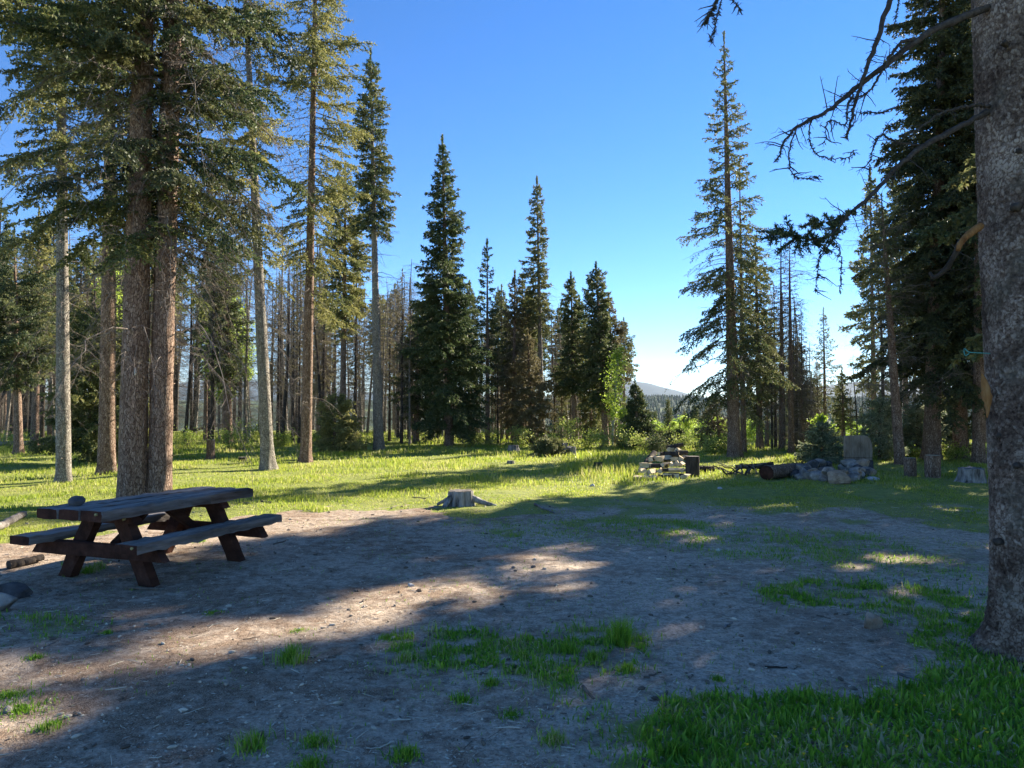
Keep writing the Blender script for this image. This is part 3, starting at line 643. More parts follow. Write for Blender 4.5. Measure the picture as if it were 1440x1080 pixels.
hero(866, 626, 856, 420, 'slender spruce leaning against the right side of the dark full spruce', seed=24, r0=.11, cb=.3, W=1.0, nb=80, prof=.5, leaf=(.09, .028), step=.028, sp=.11, dead=(1, 5, 20, 1, .4), D=36, mat='needle_brown')
hero(897, 628, 893, 541, 'small dark spruce standing alone against the valley', seed=25, r0=.09, cb=.04, W=1.15, nb=90, prof=.75, leaf=(.08, .026), step=.03, sp=.11, D=32, low=.9)
# --- right of the valley gap
hero(1032, 643, 1018, 55, 'tall open spruce with long drooping layered branches standing alone right of the valley gap', seed=31, r0=.22, cb=.13, W=2.35, nb=120, prof=.78, gap=.12, up=(.35, -.05), droop=.65, tip=.25, leaf=(.06, .02), step=.028, sp=.11, knots=20, dead=(2, 8, 40, 1.3, .5), sides=18, low=.75, bark='bark', mat='needle', hang=.35)
hero(1045, 640, 1040, 240, 'thinner spruce stem close behind the tall open spruce', seed=32, r0=.1, cb=.15, W=1.0, nb=60, prof=.6, gap=.4, leaf=(.07, .024), step=.035, sp=.12, dead=(1, 6, 40, 1, .4), D=28)
hero(1068, 636, 1062, 342, 'dark spruce right behind the tall open spruce', seed=33, r0=.14, cb=.12, W=1.5, nb=110, prof=.6, leaf=(.08, .025), step=.028, sp=.11, D=31, dead=(1, 5, 30, 1.1, .4))
hero(1012, 634, 1006, 560, 'small bushy spruce left of the foot of the tall open spruce', seed=34, r0=.08, cb=.03, W=1.25, nb=60, prof=.7, leaf=(.07, .022), step=.04, sp=.12, D=33, mat='needle_brown', low=1, gap=.4)
hero(1098, 640, 1098, 345, 'thin half bare spruce with wispy branches, left of a pair', seed=35, r0=.1, cb=.3, W=.8, nb=60, prof=.5, gap=.3, leaf=(.05, .014), step=.04, sp=.12, D=30, dead=(.6, 8, 90, 1.1, .4), mat='needle_brown')
hero(1112, 642, 1110, 352, 'thin half bare spruce with wispy branches, right of a pair', seed=36, r0=.11, cb=.3, W=.8, nb=60, prof=.5, gap=.3, leaf=(.05, .014), step=.04, sp=.12, D=28.5, dead=(.6, 8, 100, 1.3, .4), mat='needle_brown')
hero(1128, 640, 1126, 520, 'low dead brown spruce skirt behind the rock fire ring', seed=37, r0=.08, cb=.05, W=1.3, nb=80, prof=.6, leaf=(.05, .014), step=.05, sp=.1, D=29, dead=(.3, 3, 60, 1.2, .4), mat='needle_brown')
hero(1160, 630, 1158, 440, 'slim wispy spruce standing against the sky in the right gap', seed=38, r0=.09, cb=.2, W=1.0, nb=80, prof=.7, gap=.2, leaf=(.06, .018), step=.04, sp=.13, D=38)
hero(1186, 630, 1184, 524, 'small spruce with tiered tufts right of the slim wispy spruce', seed=39, r0=.08, cb=.2, W=.75, nb=40, prof=.5, gap=.3, leaf=(.08, .025), step=.03, sp=.11, D=36)
hero(1140, 630, 1141, 530, 'low dark spruce between the bare pair and the slim wispy spruce', seed=40, r0=.08, cb=.1, W=1.1, nb=60, prof=.6, leaf=(.08, .025), step=.03, sp=.11, D=40)
hero(1157, 652, 1156, 596, 'silvery young spruce left of the upright slab, lit on its right side', seed=41, name='young_spruce', r0=.05, cb=.02, W=.82, nb=110, prof=.6, leaf=(.05, .018), step=.018, sp=.07, mat='needle_silver', low=1, droop=.2)
hero(1264, 653, 1240, 285, 'slim spruce with bare horizontal side branches left of the right hand grove', seed=42, r0=.15, cb=.42, W=1.0, nb=50, prof=.5, gap=.35, leaf=(.055, .018), step=.032, sp=.11, dead=(2.2, 8, 90, 1.4, .15), sides=16, knots=20)
hero(1308, 646, 1330, -190, 'massive dark spruce in the right hand grove with branches down to the stumps', seed=43, r0=.26, cb=.13, W=2.5, nb=240, prof=.42, droop=.5, leaf=(.07, .026), step=.022, sp=.09, sides=18, knots=16, mat='needle_dark', low=.95, dead=(2, 9, 40, 2, .5), pad=0)
hero(1348, 648, 1352, -140, 'brown trunked spruce in the right hand grove just left of the foreground trunk', seed=44, r0=.22, cb=.16, W=1.9, nb=150, prof=.5, droop=.5, leaf=(.07, .026), step=.024, sp=.1, sides=16, knots=12, low=.85, mat='needle_dark', dead=(2, 9, 40, 2, .5), D=25.5)
hero(1374, 645, 1378, -120, 'dark spruce with slim trunk touching the foreground trunk outline', seed=45, r0=.17, cb=.2, W=1.2, nb=110, prof=.5, droop=.5, leaf=(.07, .026), step=.026, sp=.1, sides=14, mat='needle_dark', D=23.5, dead=(2, 9, 30, 2, .5))
hero(1236, 640, 1238, 560, 'low silvery spruce thicket behind the upright slab', seed=46, name='young_spruce', r0=.06, cb=.03, W=1.3, nb=90, prof=.6, leaf=(.055, .018), step=.024, sp=.09, mat='needle_silver', low=1, D=25)
hero(1288, 640, 1290, 570, 'young pale tipped spruce between the two stump seats at the back', seed=47, name='young_spruce', r0=.06, cb=.03, W=1.5, nb=90, prof=.6, leaf=(.055, .018), step=.024, sp=.09, mat='needle_silver', low=1, D=27.5)
hero(1330, 640, 1328, 560, 'young dark spruce behind the brown trunked spruce', seed=48, name='young_spruce', r0=.06, cb=.03, W=1.7, nb=90, prof=.6, leaf=(.06, .018), step=.026, sp=.09, mat='needle', low=1, D=29)
# trees just outside the frame on the right whose shade lies over the clearing
for i, (x, y, H, W_, cbx, lab) in enumerate([(14.0, 18.4, 18, 2.8, .2, 'tall spruce outside the right edge of the picture, beyond the foreground trunk'), (13.9, 14.2, 18, 2.4, .2, 'tall spruce outside the right edge, second behind the nearest'),
                                    (9.6, 11.4, 14, 2.1, .25, 'spruce outside the right edge, nearest to the foreground trunk'), (12.4, 9.2, 15, 2.3, .2, 'spruce outside the right edge, level with the fire ring path'),
                                    (18.8, 23.2, 20, 2.7, .15, 'tall spruce at the far right behind the stump seats'), (11.5, 6.0, 14, 2.2, .2, 'spruce outside the right edge, closest to the viewer'),
                                    (16.8, 25.8, 14.5, 1.8, .1, 'shorter spruce hidden behind the foreground trunk, left of two'), (18.2, 24.8, 11.2, 1.7, .1, 'shorter spruce hidden behind the foreground trunk, right of two'), (16.2, 13.0, 16, 2.4, .15, 'tall spruce well outside the right edge')]):
    r = thing('spruce_tree', lab, 'tree', ground(x, y)); conifer(r, 60 + i, H, .2, cbx, W_, 140, leaf=(.09, .036), step=.03, sp=.12, prof=.36, droop=.5, low=.8)

# --- left side hero fill
hero(50, 622, 55, 300, 'slim spruce trunk at the far left edge of the meadow', seed=50, r0=.16, cb=.45, W=1.5, nb=90, prof=.5, gap=.2, leaf=(.08, .025), step=.03, sp=.11, D=33, mat='needle_olive', dead=(1, 6, 30, 1.2, .5))
hero(128, 640, 130, 430, 'bushy olive young spruce left of the three stemmed spruce', seed=51, r0=.09, cb=.1, W=1.9, nb=120, prof=.5, leaf=(.06, .02), step=.024, sp=.09, D=23, mat='needle_olive', low=.8)
hero(28, 625, 20, 330, 'leafy green spruce crown at the left picture edge', seed=52, r0=.15, cb=.3, W=2.3, nb=120, prof=.5, leaf=(.07, .022), step=.028, sp=.1, D=28, mat='needle', gap=.3)
hero(482, 628, 486, 235, 'olive spruce with ragged crown between the golden crowned spruce and the tall narrow one', seed=53, r0=.15, cb=.38, W=1.5, nb=130, prof=.5, leaf=(.075, .024), step=.026, sp=.1, D=33, mat='needle_olive', dead=(1, 6, 40, 1.2, .4))
hero(470, 632, 472, 555, 'small golden spruce at the foot of the golden crowned spruce', seed=54, name='young_spruce', r0=.06, cb=.1, W=1.3, nb=70, prof=.5, leaf=(.06, .02), step=.024, sp=.09, D=29, mat='needle_olive', low=1)
hero(322, 626, 316, 330, 'dark spruce in the wood behind the stump left of the leaning spruce', seed=55, r0=.2, cb=.25, W=1.4, nb=110, prof=.5, leaf=(.08, .025), step=.03, sp=.11, D=36, mat='needle', dead=(1, 6, 50, 1.3, .4))
hero(585, 626, 588, 430, 'dark green spruce overlapping the left side of the broad conical spruce', seed=56, r0=.14, cb=.1, W=1.4, nb=100, prof=.6, leaf=(.085, .026), step=.03, sp=.11, D=37, mat='needle')

# --- background forest
def protos():
    P_ = {}
    def mk(kind, seed, H, **k):
        r = thing('spruce_tree' if 'snag' not in kind else 'dead_spruce', '', 'tree'); conifer(r, seed, H, **k); P_.setdefault(kind, []).append((r, H))
    for s in range(3): mk('green', 200 + s, 11, r0=.12, cb=.22 + .14 * s, W=1.3, nb=95, prof=.55, gap=.15, leaf=(.10, .032), step=.04, sp=.13, dead=(.8, 4, 25, 1, .4), mat='needle', sides=8, low=.7)
    for s in range(2): mk('olive', 210 + s, 10, r0=.12, cb=.45, W=1.2, nb=85, prof=.5, gap=.2, leaf=(.10, .032), step=.04, sp=.13, dead=(.8, 4, 30, 1, .4), mat='needle_olive', sides=8, low=.7)
    for s in range(3): mk('brown', 220 + s, 9.5, r0=.09, cb=.3, W=.8, nb=60, prof=.5, gap=.3, leaf=(.07, .02), step=.06, sp=.13, dead=(.6, 8, 110, 1.0, .35), mat='needle_brown', sides=7, bark='bark_dark')
    for s in range(4): mk('snag', 230 + s, 9, r0=.085, cb=.3, W=.6, nb=0, leaf=(.079, .03), sp=.11, dead=(.6, 8.8, 120, 1.0, .4), sides=7, bark='bark_grey' if s % 2 else 'bark_dark', wob=.15)
    return P_
PR = protos()
LB = {'green': 'dark green spruce', 'olive': 'olive green spruce', 'brown': 'thin brown dying spruce', 'snag': 'thin bare dead spruce'}
def forest():
    rng = np.random.default_rng(77); used = {}
    def put(kind, x, y, s, where):
        v = rng.integers(len(PR[kind])); r, H = PR[kind][v]
        lab = LB[kind] + ' ' + where; loc = ground(x, y) - [0, 0, .05]; rz = rng.uniform(0, 6.28)
        if (kind, v) not in used:
            used[kind, v] = 1; r.location = loc; r.rotation_euler.z = rz; r.scale = (s, s, s); r['label'] = lab; r['group'] = lab
        else:
            r = copy_thing(r, loc, rz, s, lab, lab, s * rng.uniform(.9, 1.15))
        if kind == 'snag': r.rotation_euler = (rng.normal(0, .035), rng.normal(0, .035), rz)
    n = 0
    kinds = ['snag', 'brown', 'green', 'olive']; taken = []
    def spot(x, y, md):
        for a, b in taken:
            if (a - x) ** 2 + (b - y) ** 2 < md * md: return False
        taken.append((x, y)); return True
    while n < 345:
        D = rng.uniform(34, 62) if rng.random() < .6 else rng.uniform(62, 98); u = rng.uniform(-160, 880)
        if 600 < u and D < 38: continue
        if u > 610 and D > 50 and rng.random() < .5: continue
        x = (u - CX) / FPX * D
        if not spot(x, D, 1.0): continue
        p = [.56, .29, .10, .05] if u < 600 else [.35, .3, .3, .05]
        k = kinds[rng.choice(4, p=p)]
        lim = 230 if u < 480 else 175 if u < 600 else 135      # picture height of the tops above the horizon
        hh = (rng.uniform(.72, 1.12) * lim) / FPX * D + CAMH + .085 * max(0, D - 45)
        s = hh / 10.0
        if s > 2.0: s = rng.uniform(1.5, 2.0)
        where = 'in the wood left of the three stemmed spruce' if u < 160 else 'in the wood between the three stemmed and tall narrow spruces' if u < 530 else 'in the wood behind the centre row of spruces'
        put(k, x, D, s, where); n += 1
    n = 0
    while n < 34:
        D = rng.uniform(32, 60); u = rng.uniform(1060, 1640)
        x = (u - CX) / FPX * D
        if 1150 < u < 1215 and D < 50: continue
        if not spot(x, D, 1.3): continue
        k = kinds[rng.choice(4, p=[.25, .3, .4, .05])]
        lim = 80 if u < 1150 else 40 if u < 1225 else 250
        hh = (rng.uniform(.7, 1.1) * lim) / FPX * D + CAMH + .085 * max(0, D - 40)
        put(k, x, D, min(hh / 10, 1.9), 'in the wood behind the fire ring and grove'); n += 1
    # nearer low brown thicket right of the tall open spruce
    for u, D, k, top in [(1090, 32, 'brown', 190), (1102, 34, 'brown', 170), (1128, 31, 'brown', 125), (1118, 37, 'snag', 180), (1142, 35, 'snag', 120), (1078, 37, 'brown', 150), (1150, 38, 'brown', 70), (1085, 30, 'brown', 110), (1120, 31, 'brown', 150), (1076, 34, 'snag', 200), (1122, 33, 'snag', 205), (1135, 36, 'brown', 90), (1205, 34, 'snag', 75), (1214, 37, 'snag', 65), (1196, 40, 'brown', 40), (1222, 33, 'brown', 60),
                         (745, 37, 'brown', 120), (700, 36, 'brown', 110), (780, 38, 'snag', 150), (799, 39, 'snag', 175), (812, 41, 'snag', 140), (660, 38, 'green', 150), (735, 39, 'green', 170), (868, 39, 'snag', 130), (790, 37, 'green', 60),
                         (565, 36, 'brown', 190), (548, 38, 'brown', 180), (575, 41, 'snag', 210), (560, 44, 'snag', 220), (606, 38, 'brown', 150), (500, 36, 'brown', 200), (455, 38, 'brown', 210)]:
        x = (u - CX) / FPX * D; hh = top / FPX * D + CAMH + .085 * max(0, D - 45)
        put(k, x, D, hh / 10, 'close behind the front trees')
    # valley slope below the gap
    n = 0
    while n < 60:
        D = rng.uniform(60, 190); u = rng.uniform(780, 1300); x = (u - CX) / FPX * D
        if not spot(x, D, 3): continue
        top = rng.uniform(-26, 8); hh = top / FPX * D + CAMH - float(terr(x, D))
        if hh < 3 or hh > 19: continue
        put('green', x, D, hh / 11, 'down the valley slope beyond the gap'); n += 1
    return
forest()

# --- broadleaved trees and shrubs
def leafy(parent, seed, H, W, n, leaf, mat='aspen', bark='aspenbark', stems=1, r0=.05, cb=.3, lob=1.0, leafn=40, rad=.28):
    rng = np.random.default_rng(seed); mw = M(); mf = M()
    for s in range(stems):
        lean = rng.normal(0, .12 if stems == 1 else .35, 2) * H; b = rng.normal(0, .05 if stems > 1 else 0, 2)
        t = np.linspace(0, 1, 8); hs_ = H * rng.uniform(.75, 1) if stems > 1 else H
        pts = np.stack([b[0] + lean[0] * t ** 1.5, b[1] + lean[1] * t ** 1.5, -.05 + hs_ * t], -1)
        tubes(mw, pts, r0 * (1 - .85 * t), 7)
        nb = max(3, n // stems); h = cb + (1 - cb) * rng.random(nb)
        p, d = along(pts[None], np.zeros(nb, int), h)
        az = rng.uniform(0, 6.28, nb); L = W * (np.sin(np.clip((h - cb) / (1 - cb), 0, 1) * 2.6 + .35)) * rng.uniform(.5, 1.1, nb) + .05
        dd = nrm(np.stack([np.cos(az), np.sin(az), rng.uniform(.3, 1.0, nb)], -1)); T = np.linspace(0, 1, 5)[None, :, None]
        q = p[:, None] + dd[:, None] * L[:, None, None] * T + np.cumsum(rng.normal(0, .04, (nb, 5, 3)), 1) * L[:, None, None] * (T > 0)
        tubes(mw, q, (r0 * .3 * np.ones(nb))[:, None] * np.linspace(1, .2, 5)[None], 4)
        i, k = flat(np.full(nb, leafn)); tt = rng.uniform(.25, 1, len(i)); c, d2 = along(q, i, tt)
        c = c + rng.normal(0, rad, (len(i), 3)) * (.2 + L[i] / W)[:, None] * W * .6
        rhombs(mf, c, nrm(rng.normal(size=(len(i), 3))), leaf * rng.uniform(.7, 1.3, len(i)), leaf * .8, rng)
    obj('trunk' if stems == 1 else 'stems', mw, MT[bark], parent); obj('crown' if stems == 1 else 'foliage', mf, MT[mat], parent, smooth=False)
def plant(px, D, toppy, label, name, cat, seed, **k):
    X = (px - CX) / FPX * D; z = float(terr(X, D)); H = P(px, toppy, D)[2] - z
    r = thing(name, label, cat, (X, D, z)); leafy(r, seed, H, **k); return r
A = dict(leaf=.09)
plant(861, 33.5, 492, 'slim aspen with bright leaves at the right end of the centre tree line', 'aspen_tree', 'tree', 301, W=.75, n=50, r0=.06, cb=.3, leaf=.085)
plant(876, 33, 575, 'low leafy aspen sapling beside the slim aspen', 'aspen_tree', 'tree', 302, W=.7, n=30, r0=.03, leaf=.085)
plant(320, 38, 458, 'green aspen in the wood left of the leaning spruce', 'aspen_tree', 'tree', 303, W=1.2, n=60, r0=.07, cb=.35, leaf=.12)
plant(352, 42, 400, 'tall pale aspen behind the leaning spruce', 'aspen_tree', 'tree', 304, W=1.3, n=60, r0=.08, cb=.4, leaf=.12)
plant(125, 44, 380, 'green aspen behind the far left spruces', 'aspen_tree', 'tree', 305, W=1.4, n=60, r0=.08, cb=.4, leaf=.12)
plant(1160, 26, 586, 'bright lime aspen sapling behind the silvery young spruce', 'aspen_tree', 'tree', 306, W=.42, n=34, r0=.025, cb=.45, leaf=.07, leafn=50)
plant(1330, 31, 470, 'pale leafy aspen in the right hand grove', 'aspen_tree', 'tree', 307, W=1.2, n=40, r0=.05, cb=.3, leaf=.1)
shr = [(340, 30, 590, .9, 'leafy shrub right of the meadow stump'), (325, 31, 606, .7, 'low shrub just behind the meadow stump'), (265, 32, 608, .9, 'low shrub left of the meadow stump'), (395, 33, 612, .8, 'low shrub between the leaning spruce and its neighbour'),
       (450, 33, 610, .8, 'low shrub under the golden crowned spruce'), (690, 34, 606, 1.0, 'low shrub right of the broad conical spruce'), (665, 34, 612, .6, 'small shrub at the foot of the broad conical spruce'), (730, 33, 604, .7, 'upright shrub behind the small cut stump'),
       (800, 32, 588, .8, 'upright green shrub behind the broken stump'), (775, 31, 612, .7, 'yellow green shrub above the dark low spruce'), (825, 32, 604, .9, 'shrub right of the broken stump'), (845, 31, 612, .9, 'low yellow green shrub at the right end of the meadow'),
       (880, 31, 608, .9, 'yellow green shrub under the small lone spruce'), (905, 30, 616, .7, 'low shrub left of the dark round bush'), (960, 30, 616, .8, 'low shrub below the valley gap'), (1000, 28, 624, .8, 'bright shrub left of the tall open spruce'),
       (1012, 29, 612, .6, 'shrub touching the trunk of the tall open spruce'), (945, 33, 604, 1.1, 'leafy bush at the lip of the valley gap'), (985, 34, 600, 1.2, 'bright bush right of the small dark spruces'), (1282, 26, 634, .5, 'low leafy plant behind the grey stump seat'),
       (1340, 25, 634, .7, 'leafy weeds between stump seat and grey stump'), (1212, 24, 640, .4, 'weeds behind the upright slab'), (20, 30, 612, 1.0, 'low shrub at the left picture edge'), (175, 31, 606, 1.0, 'shrub behind the left stem of the three stemmed spruce'), (1250, 25, 640, .5, 'low weeds beside the slim grove spruce')]
for i, (px, D, ty, W_, lab) in enumerate(shr):
    plant(px, D, ty, lab, 'leafy_shrub', 'shrub', 320 + i, W=W_, n=34, stems=6, r0=.012, cb=.05, leaf=.06, mat='shrub', bark='brownwood', leafn=34, rad=.2)
plant(922, 29, 613, 'dark round bush at the lip of the valley gap', 'leafy_shrub', 'shrub', 360, W=.55, n=40, stems=6, r0=.012, cb=.02, leaf=.055, mat='needle', bark='brownwood', leafn=50)
hero(942, 630, 942, 606, 'tiny dark spruce, left of two in front of the bright aspens', name='young_spruce', seed=61, r0=.04, cb=.02, W=.4, nb=50, prof=.7, leaf=(.06, .02), step=.026, sp=.08, D=31, low=1)
hero(956, 632, 956, 604, 'tiny dark spruce, right of two in front of the bright aspens', name='young_spruce', seed=62, r0=.04, cb=.02, W=.45, nb=50, prof=.7, leaf=(.06, .02), step=.026, sp=.08, D=31.5, low=1)
hero(770, 641, 768, 618, 'low dark spruce bush left of the broken stump in the meadow', name='young_spruce', seed=63, r0=.04, cb=.02, W=.8, nb=60, prof=.5, leaf=(.06, .02), step=.024, sp=.08, low=1)
def aspens_slope():
    rng = np.random.default_rng(88); base = []
    for s in range(3):
        r = thing('aspen_tree', 'bright green aspen down the slope beyond the gap', 'tree', (0, 0, 0), 0, 'bright green aspens down the slope'); leafy(r, 400 + s, 6, 2.1, 80, .2, r0=.08, cb=.15, leafn=60, rad=.3); base.append(r)
    n = 0
    sp = [(930, 55, 600), (950, 48, 590), (965, 52, 584), (985, 50, 586), (1000, 46, 596), (1015, 58, 584), (915, 60, 606), (990, 70, 592), (955, 75, 588), (925, 45, 612), (975, 44, 602), (1030, 52, 600), (940, 90, 584), (1005, 95, 580), (970, 110, 580), (920, 120, 582), (1060, 90, 585), (1200, 80, 585), (1225, 100, 580), (1180, 75, 592), (1205, 55, 600), (960, 42, 600), (940, 46, 598), (992, 40, 606), (975, 60, 580), (1008, 42, 604), (918, 42, 618)]
    for i, (u, D, ty) in enumerate(sp):
        X = (u - CX) / FPX * D; z = float(terr(X, D)); H = P(u, ty, D)[2] - z; s = max(H, .9) / 6.9
        if i < 3: base[i].location = (X, D, z); base[i].scale = (s, s, s)
        else: copy_thing(base[i % 3], (X, D, z), rng.uniform(0, 6), s)
aspens_slope()
# --- far woods on the valley floor and ridge
def far_forest():
    rng = np.random.default_rng(99); m = M()
    n = 15000; D = np.where(rng.random(n) < .3, rng.uniform(200, 900, n), rng.uniform(900, 2500, n)); u = rng.uniform(640, 1440, n)
    X = (u - CX) / FPX * D; f = fbm(X * .0035 + 3, D * .0035, 3, 130)
    k = (f > .40) ; X = X[k]; D = D[k]; n = len(X)
    z = terr(X, D); h = rng.uniform(8, 17, n); r = h * rng.uniform(.13, .2, n)
    S = 6; an = np.linspace(0, 2 * np.pi, S, endpoint=False); rings = [(0.02, 1.0), (.45, .72), (.4, .95), (.72, .42), (.68, .6), (1, .03)]
    v = np.stack([np.stack([X[:, None] + np.cos(an) * r[:, None] * q * (1 + .25 * rng.normal(size=(n, S))), D[:, None] + np.sin(an) * r[:, None] * q, (z + h * a)[:, None] + 0 * an], -1) for a, q in rings], 1)
    idx = np.arange(n * 6 * S).reshape(n, 6, S); nx = np.roll(idx, -1, 2)
    q = np.stack([idx[:, :-1], nx[:, :-1], nx[:, 1:], idx[:, 1:]], -1).reshape(-1, 4)
    m.add(v, q, 0, np.repeat(rng.random(n), 6 * S))
    tag(obj('far_forest', m, MT['farwood'], smooth=False), 'far wooded valley and ridge beyond the clearing', 'forest', kind='stuff')
far_forest()

# ------------------------------------------------------------------ foreground trunk on the right
def worley(u, v, s, per=None):
    iu = np.floor(u); iv = np.floor(v); f1 = np.full(u.shape, 9.); f2 = f1.copy(); cid = np.zeros(u.shape)
    for a in (-1, 0, 1):
        for b in (-1, 0, 1):
            cu = iu + a; cv = iv + b; cm = cu if per is None else np.mod(cu, per)
            x = cu + _h(cm, cv, s); y = cv + _h(cm, cv, s + 5); d = (x - u) ** 2 + (y - v) ** 2
            nearer = d < f1; f2 = np.where(nearer, f1, np.minimum(f2, d)); cid = np.where(nearer, _h(cm, cv, s + 9), cid); f1 = np.where(nearer, d, f1)
    return np.sqrt(f1), np.sqrt(f2), cid
def big_trunk():
    cx, cy = 3.71, 5.15; z0 = float(terr(cx, cy)); r = thing('spruce_tree', 'big foreground spruce trunk with flaky grey bark at the right picture edge', 'tree', (cx, cy, z0))
    rng = np.random.default_rng(1); S = 420; zz = np.concatenate([np.linspace(-.25, 4.6, 800), np.linspace(4.65, 16, 60)])
    an = np.linspace(0, 2 * np.pi, S, endpoint=False); A_, Z_ = np.meshgrid(an, zz)
    rad = .335 * (1 - Z_ / 19) ** .8
    fl = np.exp(-np.maximum(Z_, 0) / .22)
    roots = np.maximum(0, np.cos(A_ * 2.5 + 1.0)) ** 2 * .9 + np.maximum(0, np.cos(A_ * 3 - 2.2)) ** 3 * .6
    rad = rad * (1 + fl * (.16 + .55 * roots)) * (1 + .03 * np.sin(A_ * 2 + Z_ * .7) + .02 * np.sin(A_ * 5 - Z_ * 1.3))
    per = 84; u = A_ / (2 * np.pi) * per; v = Z_ / .031
    wu = u + (fbm(u * .6, v * .6, 3, 12) - .5) * 2.2; wv = v + (fbm(u * .6 + 9, v * .6, 3, 14) - .5) * 2.2
    f1, f2, cid = worley(wu, wv, 50, per); edge = np.clip((f2 - f1) / .3, 0, 1); big = fbm(u * .16, v * .11, 3, 77); cid = np.clip(cid * .75 + (big - .5) * 1.6 + .12, 0, 1)
    disp = .006 * (edge - .6) + .009 * (cid - .5) + .010 * (fbm(u * 2.5, v * 2.5, 3, 66) - .5)
    rad = rad + disp
    pts = np.stack([rad * np.cos(A_) - .026 * Z_, rad * np.sin(A_), Z_], -1)
    idx = np.arange(A_.size).reshape(A_.shape); nx = np.roll(idx, -1, 1)
    m = M(); m.add(pts, np.stack([idx[:-1], nx[:-1], nx[1:], idx[1:]], -1).reshape(-1, 4), 0, (.15 + .85 * edge * cid).ravel())
    tk = obj('trunk', m, MT['bark_plate'], r)
    L = lambda px, py, D: P(px, py, D) - [cx, cy, z0]
    lo = lambda pts: [L(*q) for q in pts]
    def surf(px, py, out=0.0):
        D = 4.85
        for _ in range(8):
            q = P(px, py, D); z = q[2] - z0; rr_ = .335 * (1 - z / 19) ** .8; dx = min(abs(q[0] - (cx - .026 * z)), rr_ * .98); D = cy - math.sqrt(rr_ ** 2 - dx ** 2)
        q = P(px, py, D - out) - [cx, cy, z0]; n_ = nrm(np.array([q[0] + .026 * q[2], q[1], 0])); return q, n_
    # knots
    for (px, py, s) in [(1427, 290, .026), (1404, 612, .015), (1432, 212, .018), (1412, 60, .016), (1428, 655, .018), (1400, 762, .017)]:
        q_, n_ = surf(px, py); k = M()
        tubes(k, np.array([q_ - n_ * .05, q_ + n_ * .004, q_ + n_ * .013, q_ + n_ * .004 + [0, 0, -.004]]), np.array([s * 1.25, s * 1.15, s * .8, s * .3]), 14, cap=True, bump=.22, rng=rng); obj('knot', k, MT['bark_dark'], tk)
    k = M(); c = [surf(px, py)[0] for px, py in [(1381, 525), (1386, 545), (1388, 560), (1389, 572), (1388, 588)]]; tubes(k, smooth_path(c, 12), np.array([.004, .016, .024, .03, .032, .03, .026, .022, .017, .012, .008, .003]), 8, bump=.15, rng=rng); obj('bark_scar', k, MT['orange'], tk)
    # broken stub
    k = M(); tubes(k, smooth_path(lo([(1378, 318, 5.1), (1364, 328, 5.05), (1352, 340, 5.0), (1347, 352, 4.98)]), 9), np.linspace(.03, .014, 9), 8, bump=.1, rng=rng, cap=True); obj('broken_branch', k, MT['orange'], r)
    k = M(); tubes(k, smooth_path(lo([(1352, 338, 5.0), (1335, 372, 5.1), (1315, 390, 5.2), (1308, 384, 5.25)]), 12), np.linspace(.02, .012, 12), 8, bump=.1, rng=rng, cap=True); obj('broken_branch', k, MT['bark_dark'], r)
    def limb(pts, r0, r1, n_tw, ltw, seed, leafy_=0, t0=.3, name='dead_branch', sub=True, curl=.22):
        q = smooth_path(lo(pts), 44); rg = np.random.default_rng(seed); q[1:] += rg.normal(0, .004, (43, 3))
        mm = M(); tubes(mm, q, np.linspace(r0, r1, 44), 8, 0, .5, bump=.10, rng=rg)
        Ltot = np.linalg.norm(np.diff(q, axis=0), axis=1).sum()
        i = np.zeros(n_tw, int); t = t0 + (1 - t0) * rg.random(n_tw); p, d = along(q[None], i, t)
        td = nrm(d * .5 + rg.normal(0, 1, (n_tw, 3)) * [1, .8, 1] + [0, 0, -.25]); tl = ltw * rg.uniform(.15, 1.1, n_tw) ** 1.3
        s = np.linspace(0, 1, 8); tw = p[:, None] + td[:, None] * (tl[:, None] * s)[..., None]
        tw[:, 1:] += np.cumsum(np.cumsum(rg.normal(0, curl * .25, (n_tw, 7, 3)), 1), 1) * tl[:, None, None] * .35
        tubes(mm, tw, (.0045 * (tl / ltw) ** .5)[:, None] * np.linspace(1, .35, 8)[None], 4)
        if sub:
            q2, tl2 = twigs(mm, tw, tl, rg, .045, .10, .25, .9, .25, 0, .0022, 4, .18, frac=.7, lmin=.015)
        # lichen tufts and buds
        n = int(220 * Ltot); i = np.zeros(n, int); p, d = along(q[None], i, t0 * .5 + (1 - t0 * .5) * rg.random(n)); 
        rhombs(mm, p, nrm(rg.normal(0, 1, (n, 3)) + [0, 0, -.7]), .022 * rg.uniform(.3, 1.4, n), .007, rg, 2)
        if leafy_:
            i, k_ = flat(np.full(n_tw, leafy_)); tt = rg.uniform(.1, 1, len(i)); p, d = along(tw, i, tt)
            rhombs(mm, p, nrm(d + rg.normal(0, .7, (len(i), 3)) + [0, 0, .3]), .028 * rg.uniform(.6, 1.3, len(i)), .0075, rg, 1)
            q2, tl2 = twigs(mm, tw, tl, rg, .03, .16, .1, .9, .1, 0, .002, 3, .05, frac=.7, lmin=.03)
            i, k_ = flat(np.maximum(tl2 / .0035, 4)); p, d = along(q2, i, rg.random(len(i)))
            rhombs(mm, p, nrm(d + rg.normal(0, .7, (len(i), 3)) + [0, 0, .3]), .024 * rg.uniform(.6, 1.3, len(i)), .0065, rg, 1)
        obj(name, mm, [MT['limb'], MT['needle'], MT['lichen']], r)
    limb([(1392, 10, 5.1), (1345, 28, 5.0), (1292, 55, 4.9), (1245, 92, 4.82), (1205, 122, 4.75), (1165, 155, 4.65), (1130, 172, 4.55), (1105, 195, 4.5), (1092, 225, 4.45)], .027, .004, 46, .16, 1)
